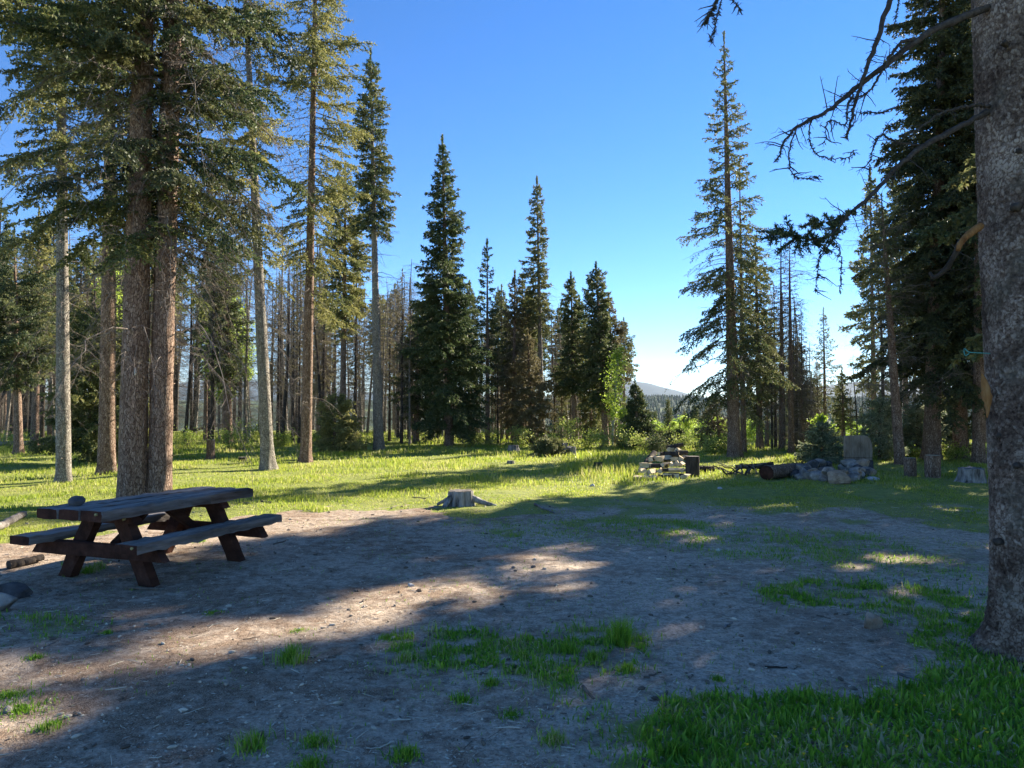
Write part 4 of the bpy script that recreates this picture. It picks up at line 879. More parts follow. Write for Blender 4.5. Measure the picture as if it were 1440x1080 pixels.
    limb([(1290, 55, 4.9), (1265, 62, 4.8), (1244, 95, 4.78), (1222, 128, 4.7), (1195, 140, 4.7)], .012, .004, 10, .1, 2)
    limb([(1440, -420, 5.1), (1330, -220, 4.95), (1275, -70, 4.85), (1251, 5, 4.8), (1228, 70, 4.75), (1212, 115, 4.72), (1200, 155, 4.7), (1190, 196, 4.68)], .026, .006, 34, .14, 3, t0=.5)
    limb([(1392, 150, 5.1), (1368, 148, 5.0), (1340, 154, 4.92), (1322, 160, 4.88), (1290, 182, 4.8), (1265, 192, 4.75)], .012, .004, 14, .12, 4)
    limb([(1388, 158, 5.1), (1345, 180, 5.0), (1300, 205, 4.9), (1262, 235, 4.82), (1228, 272, 4.75), (1195, 300, 4.68), (1175, 325, 4.62), (1168, 340, 4.6)], .022, .007, 40, .2, 5, leafy_=0)
    limb([(1175, 322, 4.62), (1155, 338, 4.55), (1125, 334, 4.5), (1100, 326, 4.45), (1085, 330, 4.42)], .008, .003, 46, .15, 6, leafy_=40, t0=.05, name='needled_branch', curl=.08)
    limb([(1212, 288, 4.7), (1185, 305, 4.68), (1160, 312, 4.62), (1138, 312, 4.6)], .006, .002, 26, .1, 7, leafy_=50, t0=.1, name='needled_branch', curl=.08)
    limb([(1168, 338, 4.6), (1155, 352, 4.58), (1150, 378, 4.56), (1146, 410, 4.55)], .005, .0015, 14, .11, 8, curl=.3)
    limb([(1168, 338, 4.6), (1180, 350, 4.6), (1183, 380, 4.6), (1181, 412, 4.6)], .005, .0015, 8, .08, 81, curl=.3)
    limb([(1142, 165, 4.58), (1138, 190, 4.56), (1145, 213, 4.55), (1165, 222, 4.55), (1192, 221, 4.56), (1202, 212, 4.57)], .005, .002, 9, .08, 9)
    limb([(1120, 180, 4.52), (1110, 212, 4.5), (1112, 240, 4.5), (1130, 252, 4.5), (1152, 246, 4.5)], .005, .002, 16, .12, 10)
    limb([(1205, 122, 4.75), (1192, 150, 4.72), (1188, 175, 4.7), (1165, 170, 4.7), (1160, 200, 4.7)], .006, .002, 14, .1, 11)
    limb([(1300, 205, 4.9), (1262, 200, 4.85), (1240, 190, 4.82), (1228, 205, 4.8), (1222, 240, 4.8)], .008, .003, 16, .12, 12)
    limb([(1262, 150, 4.9), (1240, 158, 4.86), (1225, 158, 4.86), (1210, 158, 4.86)], .006, .002, 8, .1, 13)
    limb([(1440, -800, 5.2), (1250, -420, 4.9), (1080, -120, 4.6), (1022, -28, 4.5), (1003, 12, 4.48), (990, 32, 4.46)], .02, .003, 22, .1, 14, t0=.75)
    limb([(1022, -28, 4.5), (1010, 15, 4.48), (1004, 40, 4.47), (1000, 58, 4.46)], .004, .0015, 20, .06, 15)
    limb([(1015, -20, 4.5), (1030, 0, 4.5), (1042, 14, 4.5)], .004, .0015, 10, .05, 16)
    limb([(1266, -20, 4.85), (1262, 10, 4.85), (1258, 36, 4.85)], .004, .0015, 5, .04, 17)
    limb([(1312, -20, 4.9), (1302, 5, 4.88), (1296, 34, 4.87)], .004, .0015, 5, .05, 18)
    # living crown higher up, above the picture
    ax = axis_fn(16, -.42, 0); conifer(r, 71, 16, .3, .42, 2.4, 70, ax=ax, trunk=False, leaf=(.07, .022), step=.03, sp=.1, prof=.5, droop=.5, low=.7)
    # teal cord on the trunk
    k = M(); tubes(k, smooth_path(lo([(1392, 497, 5.02), (1372, 496, 4.97), (1362, 495, 4.98), (1356, 490, 5.0), (1357, 500, 5.0), (1363, 497, 4.99)]), 14), np.full(14, .004), 6); k_ = obj('cord', k, MT['rope']); k_.location = (cx, cy, z0)
    tag(k_, 'short teal cord loop tied to the foreground trunk', 'cord')
def platemat():
    m, t, out = newmat('bark_plate'); at = N(t, 'ShaderNodeAttribute', attribute_name='rnd'); tc = N(t, 'ShaderNodeTexCoord'); vec = tc.outputs['Object']
    nz = noise(t, vec, 40, 5, .7); mid = noise(t, vec, 3, 4, .6)
    a = N(t, 'ShaderNodeMath', operation='MULTIPLY_ADD'); a.inputs[1].default_value = .55; t.links.new(at.outputs['Fac'], a.inputs[0]); t.links.new(nz, a.inputs[2])
    c = ramp(t, a.outputs[0], [(.40, (.022, .014, .011)), (.58, (.10, .074, .06)), (.8, (.22, .18, .155)), (1, (.38, .34, .30))])
    lm = N(t, 'ShaderNodeMapRange'); t.links.new(mid, lm.inputs[0]); lm.inputs[1].default_value = .52; lm.inputs[2].default_value = .68; lm.inputs[4].default_value = .35
    c = mixc(t, lm.outputs[0], c, (.17, .18, .155))
    dk = ramp(t, noise(t, vec, 1.7, 5, .7), [(.36, (.36, .30, .26)), (.5, (.78, .70, .64)), (.66, (1.1, 1.0, .92))]); c = mixc(t, 1.0, c, dk, 'MULTIPLY')
    p = N(t, 'ShaderNodeBsdfPrincipled'); p.inputs['Roughness'].default_value = .92; p.inputs['Specular IOR Level'].default_value = .2; t.links.new(c, p.inputs['Base Color'])
    b = N(t, 'ShaderNodeBump'); b.inputs['Strength'].default_value = .8; b.inputs['Distance'].default_value = .004; t.links.new(nz, b.inputs['Height']); t.links.new(b.outputs[0], p.inputs['Normal']); t.links.new(p.outputs[0], out.inputs[0]); return m
MT['bark_plate'] = platemat()
MT['limb'] = surfmat('dead_limb', [(.3, (.03, .025, .022)), (.6, (.085, .07, .06)), (.8, (.16, .14, .12))], 30, (1, 1, 1), .7, 60, bdist=.004)
MT['lichen'] = surfmat('lichen_tuft', [(.3, (.05, .045, .035)), (.7, (.13, .125, .09))], 12)
big_trunk()

# ------------------------------------------------------------------ picnic table
def timber(m, p0, p1, wv, hv, rng, nseg=14, wear=.004, skew0=0, skew1=0, mi=0):
    # a board from p0 to p1, half width vector wv, half height vector hv, slightly worn and bowed
    p0, p1, wv, hv = [np.asarray(q, float) for q in (p0, p1, wv, hv)]
    sec = [(-1, -1), (-.4, -1.0), (.4, -1.0), (1, -1), (1, -.1), (1, 1), (.4, 1.0), (-.4, 1.0), (-1, 1), (-1, .1)]
    sec = [(a * .975 if abs(b) == 1 and abs(a) == 1 else a, b * .93 if abs(a) == 1 and abs(b) == 1 else b) for a, b in sec]
    t = np.linspace(0, 1, nseg); d = nrm(p1 - p0); v = []
    for k, tt in enumerate(t):
        c = p0 + (p1 - p0) * tt
        sk = skew0 * (1 - tt) + skew1 * tt if k in (0, nseg - 1) else 0
        for a, b in sec: v.append(c + wv * a + hv * b + d * sk * b + rng.normal(0, wear, 3) * (.5 if k in (0, nseg - 1) else 1))
    S = len(sec); idx = np.arange(nseg * S).reshape(nseg, S); nx = np.roll(idx, -1, 1)
    m.add(v, np.stack([idx[:-1], nx[:-1], nx[1:], idx[1:]], -1).reshape(-1, 4), mi)
    v = np.array(v); m.add(v[:S], np.arange(S)[None, ::-1], mi + 1); m.add(v[-S:], np.arange(S)[None], mi + 1)
def picnic_table():
    rng = np.random.default_rng(21); ang = math.atan2(.942, .335); c = (-3.83, 8.03)
    r = thing('picnic_table', 'dark stained wooden picnic table with weathered grey top and two attached benches', 'picnic table', (c[0], c[1], float(terr(*c)) - .005), ang)
    def part(name, mat, *a, **k): m = M(); timber(m, *a, **k); return obj(name, m, [MT[mat], MT['stain']], r, smooth=False)
    for i, y in enumerate((-.27, 0, .27)):
        tb_ = part('top_board', 'tabletop', (-1.06 - .01 * i, y, .715), (1.06 + [0, .012, -.01][i], y, .715), (0, .129, 0), (0, 0, .05), rng, nseg=26, wear=.0048)
    for s in (-1, 1): 
        part('bench_seat', 'weathered' if s < 0 else 'tabletop', (-1.04, s * .68, .43), (1.06, s * .68, .43), (0, .135, 0), (0, 0, .043), rng, nseg=26, wear=.0048)
    for s in (-1, 1):
        x = s * .62
        for q in (-1, 1): part('leg', 'stain', (x, q * .56, -.04), (x, q * .2, .62), (0, .088, 0), (.056, 0, 0), rng, nseg=6)
        part('top_beam', 'stain', (x, -.36, .63), (x, .36, .63), (.056, 0, 0), (0, 0, .045), rng, nseg=6, skew0=.04, skew1=-.04)
        part('seat_beam', 'stain', (x + s * .11, -.80, .33), (x + s * .11, .80, .33), (.05, 0, 0), (0, 0, .068), rng, nseg=8, skew0=.05, skew1=-.05)
        part('brace', 'stain', (x - s * .05, 0, .34), (s * .12, 0, .655), (0, .045, 0), (.022, 0, .04), rng, nseg=5)
    m = M(); timber(m, (-.56, 0, .65), (.56, 0, .65), (0, .05, 0), (0, 0, .02), rng, nseg=6); obj('centre_cleat', m, [MT['stain'], MT['stain']], r, smooth=False)
    for x, y, z in [(-1.075, -.345, .735), (-1.05, -.76, .445), (-.72, -.3, .64), (-.765, -.66, .335), (-.765, .66, .335), (-.68, .5, .6)]:
        m = M(); tubes(m, np.array([[x + .02, y, z], [x - .006, y, z], [x - .009, y, z]]), np.array([.013, .013, .009]), 12, cap=True); obj('bolt', m, MT['bolt'], r)
picnic_table()

# ------------------------------------------------------------------ stones
def stone_mesh(rng, sx, sy, sz, sub=3, facets=14, noise_=.07):
    import bmesh
    bm = bmesh.new(); bmesh.ops.create_icosphere(bm, subdivisions=sub, radius=1)
    v = np.array([q.co[:] for q in bm.verts]); f = np.array([[q.index for q in p.verts] for p in bm.faces]); bm.free()
    n = nrm(rng.normal(size=(facets, 3))); dd = rng.uniform(.5, .82, facets)
    for a, b in zip(n, dd):
        e = v @ a; k = e > b; v[k] -= (e[k] - b)[:, None] * a * .9
    v *= (1 + noise_ * (fbm(v[:, 0] * 3 + 5, v[:, 1] * 3 + v[:, 2] * 2, 3, int(rng.integers(999))) - .5) * 2)[:, None]
    m = M(); m.add(v * [sx, sy, sz], f); return m
def stone(px, py, wpx, hpx, label, mat='rock', group=None, seed=0, D=None, lift=0, cat='rock', name='rock', depth=None, tilt=0, sub=3):
    rng = np.random.default_rng(seed + 1000)
    if D is None: g = G(px, py); D = g[1]; X = g[0]
    else: X = (px - CX) / FPX * D
    w_ = wpx / FPX * D * .5; h_ = hpx / FPX * D * .5; dp = depth or w_ * .8
    o = obj(name, stone_mesh(rng, w_ * 1.3, dp * 1.15, h_ * 1.35, sub), MT[mat], smooth=sub == 4); o.location = (X, D, float(terr(X, D)) + h_ * .60 + lift); o.rotation_euler = (rng.normal(0, .1), tilt, rng.normal(0, .4))
    tag(o, label, cat, group); return o
stone(1226, 882, 30, 24, 'round brown grey stone alone on the dirt near the foreground trunk', 'rock_tan', seed=3, sub=4)
stone(18, 838, 40, 26, 'dark bluish rock at the left edge in front of the picnic table', 'rock_dark', seed=4, sub=4)
stone(-6, 858, 44, 28, 'lighter bluish rock cut off by the left picture edge', 'rock', seed=5, sub=4)
tt = P(108, 709, 7.35); o = obj('rock', stone_mesh(np.random.default_rng(9), .085, .06, .06, 3, 8), MT['rock_dark'], smooth=False); o.location = (tt[0], tt[1], .788); tag(o, 'small angular dark rock lying on the picnic table top', 'rock')
stone(1012, 688, 8, 4, 'small pale stone in the turf right of the firewood', 'white', seed=11)
for px, py, w_, lb in [(833, 683, 7, 'tiny white stone in the turf left of the firewood pile'), (578, 822, 9, 'small pale stone at the upper edge of the sunlit strip'), (750, 795, 6, 'tiny dark stone at the right end of the sunlit strip'), (722, 797, 6, 'tiny stone near the right end of the sunlit strip'), (10, 1003, 14, 'small grey stone at the bottom left'), (1095, 823, 6, 'tiny white stone on the bare dirt in the middle right'),
                   (1010, 772, 7, 'tiny pale stone on the dirt below the thin turf'), (596, 985, 5, 'tiny stone in the dirt below the centre grass'), (1160, 880, 5, 'tiny stone left of the round stone')]:
    stone(px, py, w_, w_ * .6, lb, 'white' if 'white' in lb or 'pale' in lb else 'rock', seed=px, sub=2)
# fire ring
def fire_ring():
    rng = np.random.default_rng(31)
    front = [(1128, 676, 24, 12, 'rock', 'flat grey rock at the left tip of the fire ring'), (1150, 678, 34, 18, 'rock', None), (1163, 677, 28, 22, 'rock_tan', 'square tan rock in the front of the fire ring'),
             (1180, 682, 36, 22, 'rock_tan', 'long tan boulder slanting at the front of the fire ring'), (1196, 679, 24, 18, 'rock', None), (1206, 676, 22, 16, 'rock', 'pale slanted rock in the front right of the fire ring'),
             (1216, 670, 26, 14, 'rock', None), (1130, 668, 30, 12, 'rock', None), (1228, 678, 22, 8, 'white', 'narrow pale rock at the right tip of the fire ring')]
    for i, (px, py, w_, h_, mt, lb) in enumerate(front): stone(px, py, w_ * .95, h_ * .9, lb or 'grey rock heaped in the fire ring', mt, None if lb else 'grey rocks heaped in the fire ring', 500 + i)
    for i in range(62):
        a = rng.uniform(0, 2 * np.pi); px = 1170 + 54 * math.cos(a) * rng.uniform(.6, 1.05); py = 671 + 8.5 * math.sin(a) * rng.uniform(.8, 1.1)
        lift = rng.choice([0, .07, .15]) if abs(px - 1170) < 46 else 0; w_ = rng.uniform(9, 23)
        mt = ['rock', 'rock', 'rock_tan', 'rock_dark'][rng.integers(4)]
        k = {'rock': 'grey', 'rock_tan': 'tan', 'rock_dark': 'dark'}[mt]
        stone(px, py, w_, w_ * rng.uniform(.45, .7), '%s rock heaped in the fire ring' % k, mt, '%s rocks heaped in the fire ring' % k, 600 + i, lift=lift, tilt=rng.normal(0, .25), sub=3)
fire_ring()
def slab():
    b = G(1207, 662); r = thing('stone_slab', 'tall weathered upright slab with cracked grey face on a dark block base behind the fire ring', 'slab', (b[0], b[1], float(terr(b[0], b[1]))), -.12)
    f = b[1] / FPX; rng = np.random.default_rng(41); m = M(); hw = 18.5 * f
    prof = np.array([(-hw, .30), (hw * .96, .30), (hw, .62), (hw * .94, .78), (hw * .8, .9), (hw * .62, .965), (hw * .1, .975), (-hw * .5, .97), (-hw * .97, .955), (-hw * 1.0, .6)])
    n = len(prof); v = np.concatenate([np.c_[prof[:, 0], np.full(n, -.07), prof[:, 1]], np.c_[prof[:, 0], np.full(n, .07), prof[:, 1]]]); i = np.arange(n)
    m.add(v, [np.stack([i, (i + 1) % n, (i + 1) % n + n, i + n], -1)[:, ::-1], i[None], (i + n)[None, ::-1]]); o = obj('face_slab', m, MT['slab'], r, smooth=False); bev(o, .005, 1)
    for k, (x0, x1, z0, z1) in enumerate([(-1.06, -.38, -.1, .29), (-.36, .3, -.1, .15), (-.36, .28, .155, .292), (.32, 1.02, -.1, .17), (.31, 1.0, .175, .294)]):
        mm = M(); timber(mm, (x0 * hw, 0, (z0 + z1) / 2), (x1 * hw, 0, (z0 + z1) / 2), (0, .1, 0), (0, 0, (z1 - z0) / 2), rng, nseg=5, wear=.006)
        o = obj('base_block', mm, MT['rock_tan' if k == 2 else 'rock_dark'], r, smooth=False); o.data.materials.append(MT['rock_dark'])
def slabextra(t, vec, col):
    br = N(t, 'ShaderNodeTexBrick'); br.inputs['Scale'].default_value = 3.1; br.inputs['Mortar Size'].default_value = .012; br.inputs['Color1'].default_value = (1, 1, 1, 1); br.inputs['Color2'].default_value = (.85, .85, .85, 1); br.inputs['Mortar'].default_value = (.35, .33, .3, 1)
    br.inputs['Brick Width'].default_value = .7; br.inputs['Row Height'].default_value = .6
    sx = N(t, 'ShaderNodeSeparateXYZ'); t.links.new(vec, sx.inputs[0]); cb = N(t, 'ShaderNodeCombineXYZ'); t.links.new(sx.outputs[0], cb.inputs[0]); t.links.new(sx.outputs[2], cb.inputs[1]); t.links.new(cb.outputs[0], br.inputs['Vector'])
    return mixc(t, .6, col, br.outputs[0], 'MULTIPLY')
MT['slab'] = surfmat('slab_face', [(.3, (.13, .105, .08)), (.5, (.25, .21, .165)), (.75, (.34, .29, .235))], 7, (1, 1, .25), .6, 24, extra=slabextra)
slab()

# ------------------------------------------------------------------ stumps and logs
def stump(px, py, wpx, hpx, label, mat='stump', top='cutwood', flare=.35, rough=.03, roots=0, seed=0, D=None, name='stump', topslope=0, ragged=0, lobes=4):
    rng = np.random.default_rng(seed + 70); g = G(px, py) if D is None else np.array([(px - CX) / FPX * D, D, 0]); D = g[1]
    rr = wpx / FPX * D / 2; H = hpx / FPX * D
    r = thing(name, label, 'stump', (g[0], g[1], float(terr(g[0], g[1]))))
    S = 48; zz = np.concatenate([[-.12], np.linspace(0, 1, 16)]) ; an = np.linspace(0, 2 * np.pi, S, endpoint=False); A_, Z_ = np.meshgrid(an, zz)
    ph = rng.uniform(0, 6.28); fl = np.exp(-np.maximum(Z_, 0) * H / (rr * .55)) * flare
    rad = rr * (1 + fl * (.5 + .8 * np.maximum(0, np.cos(A_ * lobes + ph))) + rough * np.sin(A_ * 9 + ph) + rough * 1.5 * (fbm(np.cos(A_) * 3 + 5, np.sin(A_) * 3 + Z_, 3, seed) - .5) * 2)
    zt = Z_ * H + np.maximum(Z_, 0) * (topslope * rr * np.cos(A_ - .5) + ragged * H * (fbm(np.cos(A_) * 2.5 + 5, np.sin(A_) * 2.5, 3, seed + 3) - .5))
    m = M(); idx = np.arange(A_.size).reshape(A_.shape); nx = np.roll(idx, -1, 1)
    pts = np.stack([rad * np.cos(A_), rad * np.sin(A_), zt], -1)
    m.add(pts, np.stack([idx[:-1], nx[:-1], nx[1:], idx[1:]], -1).reshape(-1, 4)); obj('bark', m, MT[mat], r)
    m = M(); rim = pts[-1]; c = rim.mean(0) + [0, 0, .004]; inner = c + (rim - c) * .6 + rng.normal(0, .004, (S, 3)) * [0, 0, 1]; rim2 = c + (rim - c) * .985
    rim2[:, 2] = rim[:, 2] + .003
    v = np.concatenate([rim2, inner, [c]]); i = np.arange(S); j = (i + 1) % S
    m.add(v, [np.stack([i, j, j + S, i + S], -1), np.stack([i + S, j + S, np.full(S, 2 * S)], -1)]); obj('cut_face', m, MT[top], r)
    return r, rr, H
def rootlimb(r, pts, r0, r1, mat='stump', name='root'):
    m = M(); q = smooth_path(pts, 16); tubes(m, q, np.linspace(r0, r1, 16) ** 1, 10, bump=.08, rng=np.random.default_rng(4), cap=True); obj(name, m, MT[mat], r)
r, rr, H = stump(648, 713, 33, 20, 'grey flat topped stump with long spreading roots at the edge of the dirt', 'stump_grey', 'weathered', .25, .06, seed=1, lobes=3, ragged=.16)
for pts, a, b in [([(.12, -.02, .16), (.28, -.05, .09), (.45, -.08, .04), (.62, -.12, .0)], .07, .02), ([(-.1, -.08, .2), (-.2, -.17, .1), (-.25, -.25, .02), (-.28, -.3, -.03)], .06, .035), ([(-.13, .05, .14), (-.3, .05, .06), (-.42, .06, .0)], .05, .02),
                  ([(.05, .12, .15), (.1, .3, .05), (.12, .4, -.02)], .05, .02), ([(.14, .03, .12), (.32, .08, .05), (.5, .1, .0)], .05, .02)]:
    rootlimb(r, pts, a, b, 'stump_grey')
stump(1280, 671, 16, 26, 'narrow upright log seat with grey top, left of a pair', 'bark', 'cutwood', .02, .03, seed=2, name='stump')
stump(1312, 673, 20, 31, 'wide upright log seat with pale fresh cut top, right of a pair', 'bark', 'cutpale', .02, .03, seed=3, name='stump')
stump(1366, 680, 30, 20, 'weathered silvery stump beside the foreground trunk', 'stump_grey', 'stump_grey', .4, .06, seed=4, ragged=.35, lobes=5)
stump(974, 671, 19, 29, 'upright chopping block log at the right end of the firewood pile', 'bark_dark', 'weathered', .02, .03, seed=5, name='chopping_block')
stump(296, 646, 11, 27, 'tall slim stump standing in the meadow at left', 'bark', 'cutwood', .35, .06, seed=6, ragged=.1)
stump(722, 635, 14, 8, 'low cut stump at the back of the meadow', 'stump', 'weathered', .35, .05, seed=7)
stump(804, 641, 12, 12, 'short thick half of a split grey stump at the back of the meadow', 'stump', 'stump', .2, .06, seed=8, ragged=.4)
stump(794, 641, 7, 17, 'taller pointed half of a split grey stump at the back of the meadow', 'stump', 'stump', .2, .06, seed=9, ragged=.7)
stump(718, 654, 9, 4, 'tiny stub of wood in the middle of the sunlit meadow', 'stump', 'stump', .3, .06, seed=10)
stump(841, 658, 12, 9, 'dark low stump hidden in tall grass right of the meadow', 'bark_dark', 'bark_dark', .3, .06, seed=11)
stump(341, 649, 10, 6, 'tiny stub of wood right of the slim meadow stump', 'bark_dark', 'stump', .3, .06, seed=12)
def log(p0, p1, r0, r1, label, mat='bark_dark', end='cutwood', seed=0, cat='log', name='log', n=18, wob=.02, sides=16):
    rng = np.random.default_rng(seed + 5); p0 = np.array(p0, float); p1 = np.array(p1, float); c = p0.copy()
    r = thing(name, label, cat, tuple(c)); t = np.linspace(0, 1, n)
    q = (p1 - p0)[None] * t[:, None] + rng.normal(0, wob, (n, 3)) * np.sin(t * np.pi)[:, None] * .4
    m = M(); tubes(m, q, np.linspace(r0, r1, n), sides, bump=.05, rng=rng); obj('bark', m, MT[mat], r)
    d = nrm(p1 - p0)
    for e, s, rr in ((q[0], -1, r0), (q[-1], 1, r1)):
        m = M(); tubes(m, np.array([e - d * s * .01, e + d * s * .004]), np.array([rr, rr * .97]), sides, cap=True); obj('cut_end', m, MT[end], r)
    return r
def g3(px, py, h): a = G(px, py); return [a[0], a[1], float(terr(a[0], a[1])) + h]
log(g3(1078, 677, .17), g3(1126, 668, .17), .17, .15, 'thick cut log lying left of the fire ring, dark end facing left', 'bark', 'stain', 1)
log(g3(1034, 665, .17), g3(1088, 666, .22), .055, .085, 'thin dark log lying behind the thick cut log', 'bark_dark', 'cutwood', 2)
log(g3(984, 663, .09), g3(1004, 663, .09), .09, .07, 'short dark log in the grass right of the chopping block', 'bark_dark', 'bark_dark', 3)
log(g3(-40, 768, .07), g3(33, 730, .06), .06, .05, 'pale bare log in the grass left of the picnic table', 'weathered', 'weathered', 4)
log(g3(-30, 628, .12), g3(85, 627, .08), .13, .09, 'long pale fallen trunk at the left back edge of the meadow', 'deadwood', 'weathered', 5)
log(g3(12, 800, .04), g3(60, 792, .05), .05, .035, 'dark rotten log piece on the ground left of the picnic table', 'bark_dark', 'bark_dark', 6)
log(P(255, 608, 40), P(318, 596, 42), .08, .06, 'thin fallen trunk propped in the wood behind the slim meadow stump', 'bark_dark', 'bark_dark', 7)
log(P(-10, 600, 36), P(34, 470, 38), .09, .05, 'dead trunk leaning steeply to the right at the far left', 'bark_dark', 'bark_dark', 8)
log(P(14, 612, 38), P(60, 480, 39), .08, .04, 'second dead trunk leaning to the right at the far left', 'bark_dark', 'bark_dark', 9)
# dead branches heaped beside the thin log
def brush():
    rng = np.random.default_rng(51); c = G(1040, 668)
    for i in range(13):
        a = rng.uniform(-.5, 3.6); L = rng.uniform(.35, .95); b = c + [rng.normal(0, .25), rng.normal(0, .2), 0]; z = float(terr(b[0], b[1]))
        up = rng.uniform(.02, .3); d = np.array([math.cos(a), math.sin(a) * .6, 0])
        q = smooth_path([b + [0, 0, z + .03], b + d * L * .4 + [0, 0, z + up * .7], b + d * L + [0, 0, z + up]], 10) ; q[1:] += rng.normal(0, .012, (9, 3)); q = q - b
        m = M(); tubes(m, q, np.linspace(rng.uniform(.015, .035), .008, 10), 6, cap=True)
        ax_ = q[None]; twigs(m, ax_, np.array([L]), rng, .12, .25, .2, .9, 0, 0, .006, 4, .1)
        o = obj('dead_branch', m, MT['deadwood'] if i % 3 else MT['bark_dark']); o.location = tuple(b); lab = '%s broken branch in the heap left of the thick cut log' % ('grey' if i % 3 else 'dark'); tag(o, lab, 'branch', lab)
brush()
# sticks lying on the dirt
for i, (a, b, rr_, lb) in enumerate([((1076, 938), (1107, 938), .008, 'short dark stick on the dirt above the lush grass'), ((1018, 883), (1030, 876), .010, 'short pale stick on the pale dirt'), ((820, 968), (835, 984), .012, 'short thick stick right of the sunlit weeds'), ((752, 714), (780, 724), .022, 'pale twisted root piece on the turf right of the grey stump'),
                       ((462, 925), (480, 920), .007, 'short stick right of the bright tuft'), ((535, 981), (556, 983), .008, 'thin stick below the centre grass patch'), ((1148, 862), (1168, 868), .006, 'thin stick on the dirt left of the round stone'), ((1262, 946), (1300, 958), .010, 'pale stick at the edge of the lush grass near the trunk'), ((1330, 903), (1358, 913), .008, 'brown stick at the foot of the foreground trunk'),
                       ((60, 912), (78, 905), .006, 'thin pale stick on the sunlit strip at left'), ((580, 700), (600, 704), .010, 'thin stick in the grass left of the grey stump'), ((335, 709), (352, 710), .018, 'flat piece of bark in the grass behind the table end'), ((368, 706), (384, 708), .016, 'second piece of bark in the grass behind the table end'), ((905, 955), (930, 948), .007, 'thin stick on the dirt right of the centre grass'),
                       ((1180, 1052), (1190, 1068), .009, 'pale stick buried in the lush grass'), ((385, 762), (402, 758), .010, 'stick on the dirt near the far bench end'), ((180, 826), (222, 828), .018, 'flat wood piece under the near bench leg')]):
    p0 = np.array(g3(*a, rr_)); p1 = np.array(g3(*b, rr_)); rng = np.random.default_rng(i); q = np.linspace(0, 1, 7)[:, None] * (p1 - p0)[None]; q[1:-1] += rng.normal(0, .006, (5, 3)) * [1, 1, .3]
    m = M(); tubes(m, q, np.linspace(rr_, rr_ * .6, 7), 7, cap=True, bump=.08, rng=rng); o = obj('stick', m, MT['stump'] if 'pale' in lb else MT['bark_dark'] if 'dark' in lb else MT['brownwood']); o.location = tuple(p0); tag(o, lb, 'stick')
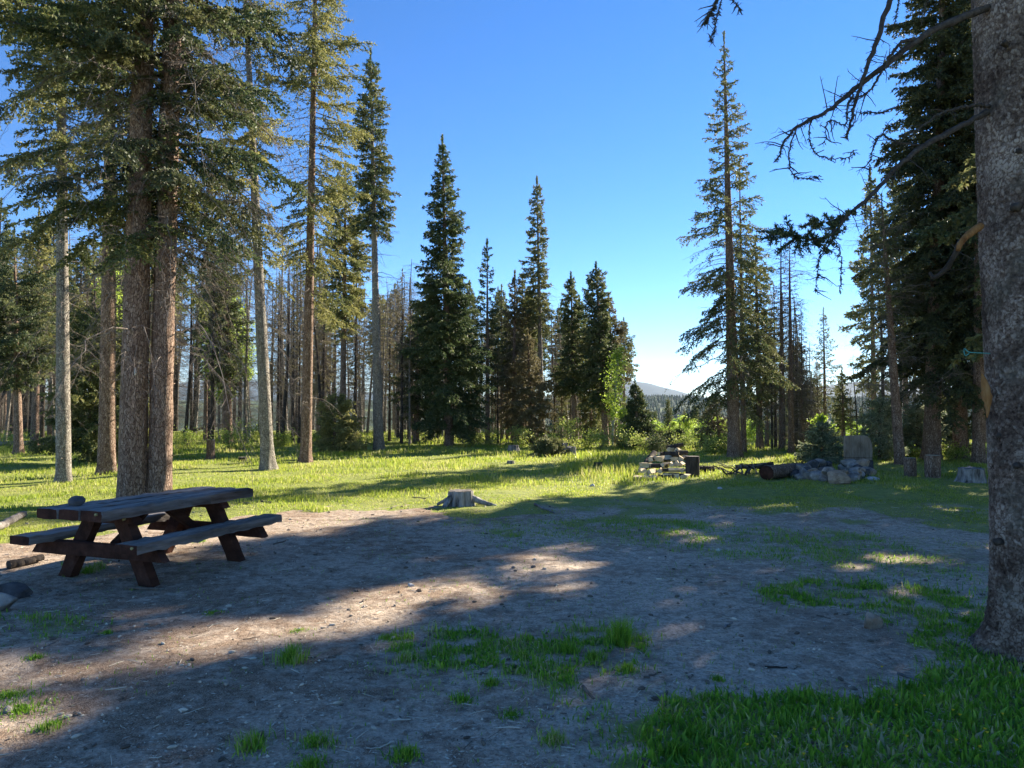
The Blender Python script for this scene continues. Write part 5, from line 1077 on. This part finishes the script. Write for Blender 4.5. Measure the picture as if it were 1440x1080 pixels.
# firewood
def firewood():
    rng = np.random.default_rng(61); c = G(942, 676)
    f = c[1] / FPX; seen = {}
    rows = [(674, 0, [905, 914, 922, 931, 938, 946, 953, 960, 966]), (670, .12, [902, 911, 921, 930, 939, 948, 957, 965]), (668, .24, [908, 918, 927, 936, 945, 953, 961]), (666, .36, [918, 927, 936, 944, 953, 961]), (665, .47, [935, 944, 953, 960]), (664, .57, [945, 954])]
    for py, h, xs in rows:
        for px in xs:
            g = G(px + rng.normal(0, 2), py); z = float(terr(g[0], g[1])) + h + rng.normal(0, .012)
            split = rng.random() < .75; L = rng.uniform(.32, .42); s = rng.uniform(.055, .085)
            r = thing('firewood_log', '', 'firewood', (g[0], g[1] + rng.uniform(-.05, .05), z + s * .7)); yaw = rng.normal(.0, .45) if rng.random() < .6 else rng.normal(1.35, .25)
            r.rotation_euler = (rng.uniform(0, 6.28), 0, 0)
            if split: sec = np.array([(0, -1.1), (1, .2), (.75, .65), (0, .95), (-.75, .65), (-1, .2)]) * s; 
            else: an = np.linspace(0, 2 * np.pi, 10, endpoint=False); sec = np.c_[np.cos(an), np.sin(an)] * s * .8
            n = len(sec); T = np.linspace(-.5, .5, 6) * L; v = np.array([[x, a + rng.normal(0, .003), b + rng.normal(0, .003)] for x in T for a, b in sec]); idx = np.arange(6 * n).reshape(6, n); nx = np.roll(idx, -1, 1)
            Rz = np.array(Matrix.Rotation(yaw, 3, 'Z')); Rx = np.array(Matrix.Rotation(r.rotation_euler.x, 3, 'X'))
            v = v @ Rx.T @ Rz.T; r.rotation_euler = (0, 0, 0)
            sq = np.stack([idx[:-1], nx[:-1], nx[1:], idx[1:]], -1)
            m = M()
            if split:
                m.add(v, sq[:, [0, 5]].reshape(-1, 4)); m.add(v, [idx[:1, ::-1], idx[-1:]]); obj('split_face', m, MT['cutwood'], r, smooth=False)
                m = M(); m.add(v, sq[:, 1:5].reshape(-1, 4)); obj('bark', m, MT['bark_dark'], r, smooth=False)
            else:
                m.add(v, sq.reshape(-1, 4)); obj('bark', m, MT['bark_dark'], r); m = M(); m.add(v, [idx[:1, ::-1], idx[-1:]]); obj('cut_end', m, MT['cutwood'], r, smooth=False)
            lab = ('split firewood piece with pale inner face' if split else 'small round firewood log') + (' in the bottom row of the pile' if h < .1 else ' stacked in the firewood pile'); r['label'] = lab; r['group'] = lab
    log([*(G(938, 664)[:2]), .66], [*(G(961, 664)[:2]), .74], .055, .05, 'dark round log lying on top of the firewood pile', 'bark_dark', 'bark_dark', 20)
    log([*(G(904, 668)[:2] + [0, .1]), .12], [*(G(922, 664)[:2] + [.0, .2]), .50], .10, .08, 'dark log leaning at the left end of the firewood pile', 'bark_dark', 'cutwood', 21)
firewood()

# ------------------------------------------------------------------ air
def haze():
    m, t, out = newmat('haze'); v = N(t, 'ShaderNodeVolumePrincipled'); v.inputs['Density'].default_value = 4.5e-5; v.inputs['Color'].default_value = (.72, .86, 1, 1); v.inputs['Anisotropy'].default_value = .0
    t.links.new(v.outputs[0], out.inputs['Volume'])
    q = M(); x0, x1, y0, y1, z0, z1 = -13500, 13500, -400, 13500, -140, 420
    c = [(x, y, z) for z in (z0, z1) for y in (y0, y1) for x in (x0, x1)]
    q.add(c, np.array([[0, 2, 3, 1], [4, 5, 7, 6], [0, 1, 5, 4], [2, 6, 7, 3], [0, 4, 6, 2], [1, 3, 7, 5]])); tag(obj('haze', q, m, smooth=False), 'thin blue air haze over the far hills', 'haze', kind='stuff')
haze()
